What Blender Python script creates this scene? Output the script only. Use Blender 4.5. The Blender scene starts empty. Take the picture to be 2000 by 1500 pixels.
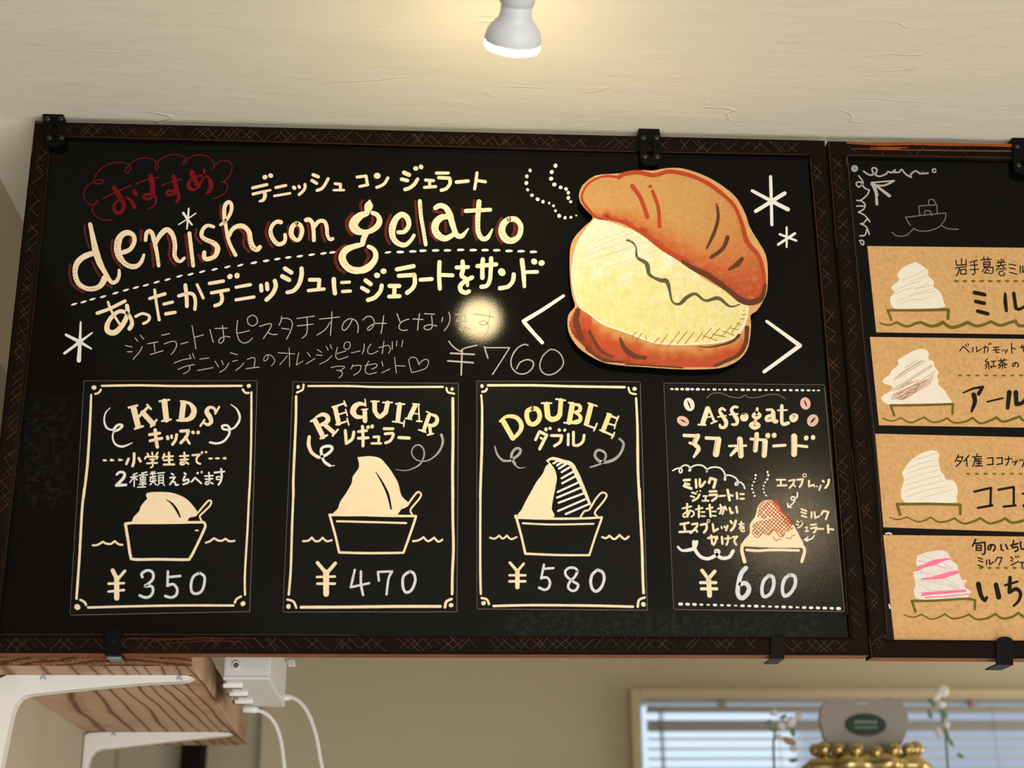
import bpy, bmesh, math, random
from mathutils import Vector, Matrix, geometry, noise
random.seed(7)
SC = bpy.context.scene
COL = SC.collection
V = Vector

# ---------------------------------------------------------------- camera
EYE = 1.55                                   # camera height above the floor
FPX = 3000.0                                 # focal length in pixels of a 2000 x 1500 frame
def cam_axes(pitch, yaw, roll):
    cy, sy, cp, sp = math.cos(yaw), math.sin(yaw), math.cos(pitch), math.sin(pitch)
    fw = V((sy*cp, cy*cp, sp)); rt = V((cy, -sy, 0)); up = rt.cross(fw)
    cr, sr = math.cos(roll), math.sin(roll)
    return rt*cr + up*sr, up*cr - rt*sr, fw
CR, CU, CF = cam_axes(0.34702029, 0.06733007, -0.00915875)
CO = V((0, 0, EYE))
def ray(x, y): return CF + CR*((x-1000)/FPX) - CU*((y-750)/FPX)
def at_y(x, y, Y):
    d = ray(x, y); return CO + d*(Y/d.y)
def at_z(x, y, Z):
    d = ray(x, y); return CO + d*((Z-EYE)/d.z)
def at_x(x, y, X):
    d = ray(x, y); return CO + d*(X/d.x)

cd = bpy.data.cameras.new('camera'); cam = bpy.data.objects.new('camera', cd); COL.objects.link(cam)
cd.sensor_width = 36; cd.lens = FPX/2000*36; cd.clip_start = 0.02; cd.clip_end = 60
cam.matrix_world = Matrix(((CR.x, CU.x, -CF.x, CO.x), (CR.y, CU.y, -CF.y, CO.y), (CR.z, CU.z, -CF.z, CO.z), (0, 0, 0, 1)))
cd.dof.use_dof = True; cd.dof.focus_distance = 1.68; cd.dof.aperture_fstop = 4.6
SC.camera = cam

# ---------------------------------------------------------------- world, lights, exposure
W = bpy.data.worlds.new('world'); SC.world = W; W.use_nodes = True
WB = W.node_tree.nodes['Background']; WB.inputs[0].default_value = (0.74, 0.88, 1.0, 1); WB.inputs[1].default_value = 1.05
def area(name, loc, target, sx, sy, power, color):
    l = bpy.data.lights.new(name, 'AREA'); l.shape = 'RECTANGLE'; l.size = sx; l.size_y = sy; l.energy = power; l.color = color
    o = bpy.data.objects.new(name, l); COL.objects.link(o); o.location = loc
    o.rotation_euler = (V(target)-V(loc)).to_track_quat('-Z', 'Y').to_euler(); return o
# daylight of the shop front behind and to the right of the camera; the other two are added fill lights
area('shopfront_daylight', (1.6, -2.4, 1.2), (0.3, 1.2, 2.4), 3.0, 1.6, 80, (1.0, 0.98, 0.95))
area('kitchen_fill', (2.9, 2.85, 1.2), (1.3, 3.4, 1.9), 0.9, 1.2, 26, (1.0, 0.93, 0.82))  # added fill that brightens the dim kitchen wall from the right
area('ceiling_fill', (0.7, 0.0, 0.06), (0.7, 0.02, 3.0), 1.8, 2.0, 27, (0.96, 0.97, 1.0))  # added upward fill that lifts the ceiling and the shelf underside
SC.view_settings.view_transform = 'Standard'; SC.view_settings.look = 'None'
SC.view_settings.gamma = 1; SC.view_settings.exposure = 0.0; SC.view_settings.use_curve_mapping = False

# ---------------------------------------------------------------- materials
def new_mat(name):
    m = bpy.data.materials.new(name); m.use_nodes = True
    return m, m.node_tree, m.node_tree.nodes['Principled BSDF']
def plain(name, col, rough=0.6, spec=0.5, metal=0.0, vary=0.0, vscale=60.0, bump=0.0, bscale=200.0, coat=0.0, trans=0.0, **kw):
    m, t, b = new_mat(name)
    b.inputs['Base Color'].default_value = (*col, 1); b.inputs['Roughness'].default_value = rough
    b.inputs['Specular IOR Level'].default_value = spec; b.inputs['Metallic'].default_value = metal
    b.inputs['Coat Weight'].default_value = coat
    if trans: b.inputs['Transmission Weight'].default_value = trans
    if vary or bump: tc = t.nodes.new('ShaderNodeTexCoord')
    if vary:
        n = t.nodes.new('ShaderNodeTexNoise'); n.inputs['Scale'].default_value = vscale; n.inputs['Detail'].default_value = 4
        t.links.new(tc.outputs['Object'], n.inputs['Vector'])
        mx = t.nodes.new('ShaderNodeMix'); mx.data_type = 'RGBA'
        mx.inputs[6].default_value = (*[c*(1-vary) for c in col], 1); mx.inputs[7].default_value = (*[min(1, c*(1+vary)) for c in col], 1)
        t.links.new(n.outputs['Fac'], mx.inputs[0]); t.links.new(mx.outputs[2], b.inputs['Base Color'])
    if bump:
        n = t.nodes.new('ShaderNodeTexNoise'); n.inputs['Scale'].default_value = bscale; n.inputs['Detail'].default_value = 3
        t.links.new(tc.outputs['Object'], n.inputs['Vector'])
        bp = t.nodes.new('ShaderNodeBump'); bp.inputs['Strength'].default_value = bump; bp.inputs['Distance'].default_value = 0.001
        t.links.new(n.outputs['Fac'], bp.inputs['Height']); t.links.new(bp.outputs[0], b.inputs['Normal'])
    return m
def emitter(name, col, strength):
    m = bpy.data.materials.new(name); m.use_nodes = True; t = m.node_tree; t.nodes.clear()
    e = t.nodes.new('ShaderNodeEmission'); e.inputs[0].default_value = (*col, 1); e.inputs[1].default_value = strength
    o = t.nodes.new('ShaderNodeOutputMaterial'); t.links.new(e.outputs[0], o.inputs[0]); return m
def node(t, kind, **kw):
    n = t.nodes.new(kind)
    for k, v in kw.items():
        if isinstance(k, str) and hasattr(n, k): setattr(n, k, v)
    return n
def math_node(t, op, a, b=None, clamp=False):
    n = t.nodes.new('ShaderNodeMath'); n.operation = op; n.use_clamp = clamp
    for i, v in enumerate((a, b)):
        if v is None: continue
        if isinstance(v, (int, float)): n.inputs[i].default_value = v
        else: t.links.new(v, n.inputs[i])
    return n.outputs[0]
def noise_node(t, vec, scale, detail=4, rough=0.55, stretch=None):
    if stretch:
        mp = t.nodes.new('ShaderNodeMapping'); mp.inputs['Scale'].default_value = stretch; t.links.new(vec, mp.inputs[0]); vec = mp.outputs[0]
    n = t.nodes.new('ShaderNodeTexNoise'); n.inputs['Scale'].default_value = scale; n.inputs['Detail'].default_value = detail
    n.inputs['Roughness'].default_value = rough; t.links.new(vec, n.inputs['Vector']); return n.outputs['Fac']
def ramp(t, fac, stops):
    r = t.nodes.new('ShaderNodeValToRGB'); e = r.color_ramp.elements
    while len(e) < len(stops): e.new(0.5)
    for i, (p, c) in enumerate(stops): e[i].position = p; e[i].color = (*c, 1)
    t.links.new(fac, r.inputs[0]); return r.outputs[0]
def set_bump(t, b, h, strength, dist):
    bp = t.nodes.new('ShaderNodeBump'); bp.inputs['Strength'].default_value = strength; bp.inputs['Distance'].default_value = dist
    t.links.new(h, bp.inputs['Height']); t.links.new(bp.outputs[0], b.inputs['Normal'])

def plaster(name, col, ridges=True):
    m, t, b = new_mat(name); tc = t.nodes.new('ShaderNodeTexCoord').outputs['Object']
    b.inputs['Roughness'].default_value = 0.85; b.inputs['Specular IOR Level'].default_value = 0.25
    n1 = noise_node(t, tc, 6, 5, 0.6, (0.5, 1.6, 1)); n2 = noise_node(t, tc, 45, 5, 0.6, (0.35, 1.5, 1))
    mx = t.nodes.new('ShaderNodeMix'); mx.data_type = 'RGBA'
    mx.inputs[6].default_value = (*[c*0.96 for c in col], 1); mx.inputs[7].default_value = (*[c*1.03 for c in col], 1)
    t.links.new(n2, mx.inputs[0]); t.links.new(mx.outputs[2], b.inputs['Base Color'])
    h = math_node(t, 'ADD', math_node(t, 'MULTIPLY', n1, 1.0), math_node(t, 'MULTIPLY', n2, 0.25))
    h = math_node(t, 'ADD', h, math_node(t, 'MULTIPLY', noise_node(t, tc, 240, 2), 0.05))
    if ridges:                                            # thin trowel ridges where a warped noise crosses its middle value
        r = noise_node(t, tc, 7.5, 3, 0.5, (0.45, 1.5, 1)); k = math_node(t, 'ABSOLUTE', math_node(t, 'SUBTRACT', r, 0.5))
        line = math_node(t, 'SUBTRACT', 1.0, math_node(t, 'MULTIPLY', k, 130.0), True)
        gate = math_node(t, 'MULTIPLY', math_node(t, 'SUBTRACT', noise_node(t, tc, 9, 2), 0.56), 12.0, True)
        h = math_node(t, 'ADD', h, math_node(t, 'MULTIPLY', math_node(t, 'MULTIPLY', line, gate), 0.34))
    set_bump(t, b, h, 0.55, 0.004); return m

def kraft(name):
    m, t, b = new_mat(name); tc = t.nodes.new('ShaderNodeTexCoord').outputs['Object']
    n = noise_node(t, tc, 210, 5, 0.6); n2 = noise_node(t, tc, 900, 2)
    c = ramp(t, math_node(t, 'ADD', math_node(t, 'MULTIPLY', n, 0.8), math_node(t, 'MULTIPLY', n2, 0.2)), [(0.30, (0.42, 0.235, 0.085)), (0.5, (0.53, 0.31, 0.125)), (0.72, (0.58, 0.355, 0.16))])
    t.links.new(c, b.inputs['Base Color']); b.inputs['Roughness'].default_value = 0.75; b.inputs['Specular IOR Level'].default_value = 0.3
    return m

def board_black():
    m, t, b = new_mat('black_board_lacquer'); tc = t.nodes.new('ShaderNodeTexCoord').outputs['Object']
    sp = t.nodes.new('ShaderNodeSeparateXYZ'); t.links.new(tc, sp.inputs[0]); X, Z = sp.outputs[0], sp.outputs[2]
    def box(x0, x1, z0, z1, soft):                        # wiped-chalk smudges that belong to the board
        def edge(v, e, s):
            return math_node(t, 'MULTIPLY', math_node(t, 'SUBTRACT', v, e), s/soft, True)
        a = math_node(t, 'MULTIPLY', edge(X, x0, 1), edge(X, x1, -1)); c = math_node(t, 'MULTIPLY', edge(Z, z0, 1), edge(Z, z1, -1))
        return math_node(t, 'MULTIPLY', a, c)
    s = math_node(t, 'ADD', math_node(t, 'MULTIPLY', box(-0.42, -0.345, 1.955, 2.10, 0.025), 0.7), box(0.09, 0.43, 1.832, 1.872, 0.012))
    st = noise_node(t, tc, 300, 3, 0.7, (0.5, 1, 0.5)); st = math_node(t, 'MULTIPLY', math_node(t, 'SUBTRACT', st, 0.46), 7.0, True)
    s = math_node(t, 'MULTIPLY', s, st)
    dust = math_node(t, 'MULTIPLY', math_node(t, 'SUBTRACT', noise_node(t, tc, 420, 1), 0.77), 20.0, True)
    s = math_node(t, 'ADD', math_node(t, 'MULTIPLY', s, 0.55), math_node(t, 'MULTIPLY', dust, 0.6), True)
    mx = t.nodes.new('ShaderNodeMix'); mx.data_type = 'RGBA'; mx.inputs[6].default_value = (0.0026, 0.0024, 0.0022, 1); mx.inputs[7].default_value = (0.017, 0.0175, 0.0175, 1)
    t.links.new(s, mx.inputs[0]); t.links.new(mx.outputs[2], b.inputs['Base Color'])
    b.inputs['Roughness'].default_value = 0.065; b.inputs['Specular IOR Level'].default_value = 0.115
    set_bump(t, b, noise_node(t, tc, 900, 2), 0.07, 0.0003); return m
def card_black(name, rough, bump, spec=0.10):
    m, t, b = new_mat(name); tc = t.nodes.new('ShaderNodeTexCoord').outputs['Object']
    b.inputs['Base Color'].default_value = (0.005, 0.0048, 0.0043, 1); b.inputs['Roughness'].default_value = rough; b.inputs['Specular IOR Level'].default_value = spec
    set_bump(t, b, noise_node(t, tc, 1100, 2), 1.0, bump); return m

def frame_wood():
    m, t, b = new_mat('dark_stained_frame'); tc = t.nodes.new('ShaderNodeTexCoord').outputs['Object']
    n = noise_node(t, tc, 9, 5, 0.65, (1, 1, 1)); g = noise_node(t, tc, 60, 4, 0.6, (0.25, 1, 1)); 
    w = math_node(t, 'MULTIPLY', math_node(t, 'SUBTRACT', math_node(t, 'ADD', math_node(t, 'MULTIPLY', n, 0.75), math_node(t, 'MULTIPLY', g, 0.25)), 0.545), 6.0, True)
    mx = t.nodes.new('ShaderNodeMix'); mx.data_type = 'RGBA'; mx.inputs[6].default_value = (0.0075, 0.0044, 0.0030, 1); mx.inputs[7].default_value = (0.028, 0.0095, 0.004, 1)
    t.links.new(math_node(t, 'MULTIPLY', w, 0.8), mx.inputs[0]); t.links.new(mx.outputs[2], b.inputs['Base Color'])
    b.inputs['Roughness'].default_value = 0.5; b.inputs['Specular IOR Level'].default_value = 0.03
    set_bump(t, b, g, 0.3, 0.001); return m

def cedar(name, axis_end=False):
    m, t, b = new_mat(name); tc = t.nodes.new('ShaderNodeTexCoord').outputs['Object']
    b.inputs['Roughness'].default_value = 0.6; b.inputs['Specular IOR Level'].default_value = 0.3
    mp = t.nodes.new('ShaderNodeMapping'); t.links.new(tc, mp.inputs[0])
    if axis_end: mp.inputs['Scale'].default_value = (0.42, 1, 2.4); mp.inputs['Location'].default_value = (0.12, 0, -4.33)
    else:                                                 # growth lines crowd towards the waney right edge
        sx = t.nodes.new('ShaderNodeSeparateXYZ'); t.links.new(tc, sx.inputs[0]); u = math_node(t, 'ADD', sx.outputs[0], 0.43)
        xx = math_node(t, 'ADD', math_node(t, 'MULTIPLY', u, 0.45), math_node(t, 'MULTIPLY', math_node(t, 'MULTIPLY', u, u), 5.5))
        cx = t.nodes.new('ShaderNodeCombineXYZ'); t.links.new(xx, cx.inputs[0]); t.links.new(sx.outputs[1], cx.inputs[1]); t.links.new(sx.outputs[2], cx.inputs[2])
        t.links.new(cx.outputs[0], mp.inputs[0]); mp.inputs['Scale'].default_value = (1, 0.28, 1.0)
    w = t.nodes.new('ShaderNodeTexWave'); w.wave_type = 'RINGS' if axis_end else 'BANDS'; w.bands_direction = 'X'
    if axis_end: w.rings_direction = 'Y'
    w.inputs['Scale'].default_value = 26 if axis_end else 9.5; w.inputs['Distortion'].default_value = 5.0 if axis_end else 11.0
    w.inputs['Detail'].default_value = 3 if axis_end else 2.6; w.inputs['Detail Scale'].default_value = 0.62 if not axis_end else 3; w.inputs['Detail Roughness'].default_value = 0.5
    t.links.new(mp.outputs[0], w.inputs[0])
    if axis_end:
        c = ramp(t, w.outputs['Fac'], [(0.0, (0.07, 0.022, 0.008)), (0.25, (0.22, 0.085, 0.03)), (1.0, (0.33, 0.15, 0.06))])
        sp = math_node(t, 'MULTIPLY', math_node(t, 'SUBTRACT', noise_node(t, tc, 700, 2), 0.4), 3.0, True)
        mx = t.nodes.new('ShaderNodeMix'); mx.data_type = 'RGBA'; mx.blend_type = 'MULTIPLY'; mx.inputs[0].default_value = 0.8
        r2 = ramp(t, sp, [(0, (0.25, 0.18, 0.12)), (0.6, (1, 1, 1))]); t.links.new(c, mx.inputs[6]); t.links.new(r2, mx.inputs[7]); t.links.new(mx.outputs[2], b.inputs['Base Color'])
    else:
        c = ramp(t, w.outputs['Fac'], [(0.0, (0.17, 0.075, 0.04)), (0.05, (0.30, 0.17, 0.10)), (0.14, (0.50, 0.33, 0.22)), (1.0, (0.56, 0.385, 0.26))])
        n = noise_node(t, tc, 9, 5, 0.65, (1, 0.5, 1)); r2 = ramp(t, n, [(0.36, (0.66, 0.54, 0.48)), (0.5, (0.95, 0.92, 0.9)), (0.6, (1.0, 1.0, 1.0))])
        mx = t.nodes.new('ShaderNodeMix'); mx.data_type = 'RGBA'; mx.blend_type = 'MULTIPLY'; mx.inputs[0].default_value = 1.0
        t.links.new(c, mx.inputs[6]); t.links.new(r2, mx.inputs[7]); t.links.new(mx.outputs[2], b.inputs['Base Color'])
    set_bump(t, b, w.outputs['Fac'], 0.2, 0.001); return m

def painted(name):                                       # colours of a painted picture, stored per corner
    m, t, b = new_mat(name); a = t.nodes.new('ShaderNodeVertexColor'); a.layer_name = 'Col'
    tc = t.nodes.new('ShaderNodeTexCoord').outputs['Object']; n = noise_node(t, tc, 230, 5, 0.65)
    r = ramp(t, n, [(0.3, (0.80, 0.80, 0.80)), (0.65, (1, 1, 1))])
    mx = t.nodes.new('ShaderNodeMix'); mx.data_type = 'RGBA'; mx.blend_type = 'MULTIPLY'; mx.inputs[0].default_value = 0.8
    t.links.new(a.outputs['Color'], mx.inputs[6]); t.links.new(r, mx.inputs[7]); t.links.new(mx.outputs[2], b.inputs['Base Color'])
    b.inputs['Roughness'].default_value = 0.7; b.inputs['Specular IOR Level'].default_value = 0.25; return m

M = dict(
    ceiling=plaster('cream_plaster', (0.77, 0.74, 0.63)), wall_shaded=plaster('shaded_beige_plaster', (0.36, 0.30, 0.21), False), wall=plaster('beige_plaster', (0.50, 0.43, 0.30), False),  # left wall plaster: the beige with its shade darkened into the colour
    partition=plain('smooth_beige_wall', (0.50, 0.44, 0.34), 0.8, 0.2), floor=plain('floor_boards', (0.46, 0.38, 0.28), 0.5, vary=0.2, vscale=8),
    trim=plain('beige_trim', (0.52, 0.42, 0.28), 0.6),
    black=board_black(), frame=frame_wood(), kraft=kraft('kraft_paper'),
    card=card_black('black_card', 0.2, 0.00003), card_rough=card_black('black_card_coarse', 0.085, 0.00006, 0.14),
    edge=plain('worn_card_edge', (0.16, 0.14, 0.12), 0.7), worn=plain('worn_bare_wood', (0.055, 0.017, 0.007), 0.6, 0.1, vary=0.6, vscale=90), worn_bright=plain('bare_orange_wood', (0.24, 0.062, 0.014), 0.6, 0.1, vary=0.4, vscale=120),
    scratch=plain('scratched_stain', (0.075, 0.036, 0.020), 0.7, 0.1, vary=0.6, vscale=50), redwood=plain('reddish_raw_wood', (0.26, 0.09, 0.045), 0.6, 0.1, vary=0.4, vscale=30),
    metal_black=plain('black_enamelled_steel', (0.004, 0.004, 0.004), 0.4, 0.05), screw=plain('black_screw', (0.012, 0.012, 0.012), 0.25, 0.4), zinc=plain('zinc_steel', (0.45, 0.5, 0.52), 0.35, metal=0.8),
    cream=plain('cream_paint', (0.77, 0.63, 0.43), 0.6, 0.2, vary=0.07, vscale=120), white=plain('white_paint', (0.70, 0.69, 0.65), 0.6, 0.2, vary=0.08, vscale=140),
    yellowish=plain('yellow_cream_paint', (0.76, 0.62, 0.28), 0.6, 0.2, vary=0.12, vscale=220), chalk=plain('grey_chalk', (0.38, 0.36, 0.335), 0.9, 0.05, vary=0.2, vscale=600),
    chalk_dim=plain('faint_chalk', (0.16, 0.16, 0.15), 0.9, 0.05, vary=0.3, vscale=600), blue=plain('pale_blue_paint', (0.56, 0.60, 0.64), 0.6, 0.2, vary=0.08, vscale=150),
    grey=plain('thin_grey_paint', (0.30, 0.30, 0.31), 0.6, 0.2, vary=0.45, vscale=160),
    red=plain('dark_red_chalk', (0.14, 0.006, 0.010), 0.9, 0.05, vary=0.3, vscale=500), redshade=plain('brick_red_paint', (0.095, 0.014, 0.009), 0.8, 0.1, vary=0.3, vscale=200),
    tick=plain('brown_fine_pen', (0.20, 0.06, 0.04), 0.7, 0.1), ink=plain('black_brush_ink', (0.014, 0.010, 0.008), 0.7, 0.06), olive=plain('olive_marker', (0.125, 0.105, 0.016), 0.7, 0.1, vary=0.1, vscale=200),
    orange_line=plain('rust_red_paint', (0.37, 0.047, 0.012), 0.7, 0.2, vary=0.2, vscale=300), dark_line=plain('dark_brown_paint', (0.095, 0.030, 0.012), 0.7, 0.2, vary=0.3, vscale=300),
    crack=plain('grey_green_pencil', (0.09, 0.085, 0.05), 0.8, 0.1, vary=0.5, vscale=400), hatch=plain('brown_pencil', (0.26, 0.10, 0.035), 0.8, 0.1), art=painted('painted_picture'),
    brownpencil=plain('soft_brown_pencil', (0.36, 0.18, 0.10), 0.8, 0.1, vary=0.3, vscale=500), offwhite=plain('white_gouache', (0.70, 0.65, 0.56), 0.7, 0.2, vary=0.06, vscale=150),
    shade=plain('greyish_gouache', (0.50, 0.45, 0.37), 0.7, 0.2, vary=0.1, vscale=150), speck=plain('white_crayon', (0.66, 0.61, 0.58), 0.8, 0.1, vary=0.25, vscale=700), pink=plain('pink_crayon', (0.80, 0.17, 0.30), 0.8, 0.1, vary=0.3, vscale=500),
    rosebean=plain('pink_bean_paint', (0.74, 0.40, 0.33), 0.7, 0.2, vary=0.1, vscale=200), brownbean=plain('tan_bean_paint', (0.58, 0.42, 0.34), 0.7, 0.2, vary=0.25, vscale=300),
    plastic=plain('white_plastic', (0.78, 0.77, 0.74), 0.35, 0.5), bracket=plain('white_powder_coat', (0.76, 0.74, 0.69), 0.38, 0.5), bulb=plain('grey_white_lamp_body', (0.58, 0.62, 0.68), 0.4, 0.5),
    socket=plain('socket_dark', (0.10, 0.10, 0.11), 0.5), cable=plain('white_cable', (0.72, 0.69, 0.63), 0.5), glow=emitter('warm_lamp_glow', (1.0, 0.78, 0.40), 138.0), glow_strong=emitter('warm_lamp_glow_strong', (1.0, 0.76, 0.44), 250.0),
    cedar=cedar('cedar_board'), cedar_end=cedar('cedar_end_grain', True), slat=plain('blind_slat', (0.80, 0.79, 0.78), 0.5, trans=0.0), rail=plain('blind_rail', (0.36, 0.32, 0.28), 0.5),
    cord=plain('grey_cord', (0.22, 0.21, 0.20), 0.7), heart=plain('satin_pearl_plate', (0.33, 0.285, 0.25), 0.45), green=plain('dark_green_enamel', (0.010, 0.028, 0.012), 0.35), paleprint=plain('pale_print', (0.24, 0.30, 0.22), 0.6),
    brass=plain('polished_brass', (0.52, 0.40, 0.17), 0.3, metal=1.0), petal=plain('pale_petal', (0.80, 0.74, 0.73), 0.6), petal_tan=plain('tan_petal', (0.45, 0.29, 0.12), 0.6), leaf=plain('leaf_green', (0.14, 0.26, 0.13), 0.6),
    dark=plain('dark_wood_post', (0.010, 0.008, 0.006), 0.8, 0.05), cabinet=plain('white_cabinet', (0.7, 0.69, 0.66), 0.4), lilac=plain('pale_lilac_render', (0.60, 0.60, 0.68), 0.7),
    window_frame=plain('white_sash', (0.72, 0.76, 0.80), 0.4), sky=emitter('daylight_outside', (0.74, 0.88, 1.0), 1.25),
    glass=None)
sm, st_, sb_ = new_mat('blind_slat_translucent'); sb_.inputs['Base Color'].default_value = (0.84, 0.83, 0.82, 1); sb_.inputs['Roughness'].default_value = 0.5
tl_ = st_.nodes.new('ShaderNodeBsdfTranslucent'); tl_.inputs[0].default_value = (0.85, 0.83, 0.80, 1); mx_ = st_.nodes.new('ShaderNodeMixShader'); mx_.inputs[0].default_value = 0.5
st_.links.new(sb_.outputs[0], mx_.inputs[1]); st_.links.new(tl_.outputs[0], mx_.inputs[2]); st_.links.new(mx_.outputs[0], st_.nodes['Material Output'].inputs[0]); M['slat'] = sm
gm, gt, gb = new_mat('window_glass'); gb.inputs['Base Color'].default_value = (0.95, 0.97, 1, 1); gb.inputs['Roughness'].default_value = 0.02; gb.inputs['Transmission Weight'].default_value = 1; gb.inputs['IOR'].default_value = 1.0; gb.inputs['Specular IOR Level'].default_value = 0.3
M['glass'] = gm

# ---------------------------------------------------------------- object helpers
def link(name, me, parent=None, mat=None):
    o = bpy.data.objects.new(name, me); COL.objects.link(o)
    if parent: o.parent = parent
    if mat is not None: me.materials.append(M[mat])
    return o
def tag(o, label=None, cat=None, group=None, kind=None):
    if label: o['label'] = label
    if cat: o['category'] = cat
    if group: o['group'] = group
    if kind: o['kind'] = kind
    return o
def empty(name, loc, label, cat, group=None):
    o = bpy.data.objects.new(name, None); COL.objects.link(o); o.empty_display_size = 0.05; return tag(o, label, cat, group)
# things that are Empties stay at the origin of the room so that their parts keep room coordinates
def from_bm(name, bm, mat, parent=None, smooth=False):
    me = bpy.data.meshes.new(name); bm.to_mesh(me); bm.free()
    if smooth:
        for p in me.polygons: p.use_smooth = True
    return link(name, me, parent, mat)
def box_bm(x0, x1, y0, y1, z0, z1, bev=0.0, bm=None):
    bm2 = bmesh.new(); bmesh.ops.create_cube(bm2, size=1)
    for v in bm2.verts: v.co = V(((x0+x1)/2 + v.co.x*(x1-x0), (y0+y1)/2 + v.co.y*(y1-y0), (z0+z1)/2 + v.co.z*(z1-z0)))
    if bev: bmesh.ops.bevel(bm2, geom=bm2.edges[:], offset=bev, segments=2, affect='EDGES', profile=0.6)
    if bm is None: return bm2
    me = bpy.data.meshes.new('t'); bm2.to_mesh(me); bm2.free(); bm.from_mesh(me); bpy.data.meshes.remove(me); return bm
def box(name, x0, x1, y0, y1, z0, z1, mat, parent=None, bev=0.0): return from_bm(name, box_bm(x0, x1, y0, y1, z0, z1, bev), mat, parent)
def frame_axes(a):
    a = a.normalized(); u = a.orthogonal().normalized(); return u, a.cross(u)
def lathe_bm(profile, org, axis, seg=32, bm=None, caps=True):
    bm = bm or bmesh.new(); u, w = frame_axes(axis); a = axis.normalized(); rings = []
    for r, s in profile:
        rings.append([bm.verts.new(org + a*s + (u*math.cos(k*2*math.pi/seg) + w*math.sin(k*2*math.pi/seg))*max(r, 1e-5)) for k in range(seg)])
    for i in range(len(rings)-1):
        for k in range(seg): bm.faces.new((rings[i][k], rings[i][(k+1) % seg], rings[i+1][(k+1) % seg], rings[i+1][k]))
    if caps: bm.faces.new(rings[0][::-1]); bm.faces.new(rings[-1])
    return bm
def tube_bm(pts, r, seg=8, bm=None):
    bm = bm or bmesh.new(); pts = [V(p) for p in pts]; rings = []
    rr = r if isinstance(r, (list, tuple)) else [r]*len(pts)
    u = None
    for i, p in enumerate(pts):
        d = (pts[min(i+1, len(pts)-1)] - pts[max(i-1, 0)]).normalized()
        if u is None: u = d.orthogonal().normalized()
        u = (u - d*u.dot(d)).normalized(); w = d.cross(u)
        rings.append([bm.verts.new(p + (u*math.cos(k*2*math.pi/seg) + w*math.sin(k*2*math.pi/seg))*rr[i]) for k in range(seg)])
    for i in range(len(rings)-1):
        for k in range(seg): bm.faces.new((rings[i][k], rings[i][(k+1) % seg], rings[i+1][(k+1) % seg], rings[i+1][k]))
    bm.faces.new(rings[0][::-1]); bm.faces.new(rings[-1]); return bm
def crom(P, n_per=None, step=3.0):
    if len(P) < 3: return list(P)
    out = []
    for i in range(len(P)-1):
        p0 = P[max(i-1, 0)]; p1 = P[i]; p2 = P[i+1]; p3 = P[min(i+2, len(P)-1)]
        k = n_per or max(2, int((p2-p1).length/step)+1)
        for j in range(k):
            t = j/k; out.append(0.5*((2*p1) + (p2-p0)*t + (2*p0-5*p1+4*p2-p3)*t*t + (3*p1-p0-3*p2+p3)*t*t*t))
    out.append(P[-1].copy()); return out
def plate_bm(pts, y0, y1, bev=0.0):
    """a flat outline given as (x, z) points, extruded from y0 (front) to y1"""
    bm = bmesh.new(); n = len(pts)
    a = [bm.verts.new((p[0], y0, p[1])) for p in pts]; b = [bm.verts.new((p[0], y1, p[1])) for p in pts]
    for tri in geometry.tessellate_polygon([[V((p[0], p[1], 0)) for p in pts]]):
        bm.faces.new([a[i] for i in tri]); bm.faces.new([b[i] for i in reversed(tri)])
    side = [bm.faces.new((a[i], b[i], b[(i+1) % n], a[(i+1) % n])) for i in range(n)]
    bmesh.ops.recalc_face_normals(bm, faces=bm.faces)
    return bm

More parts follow.
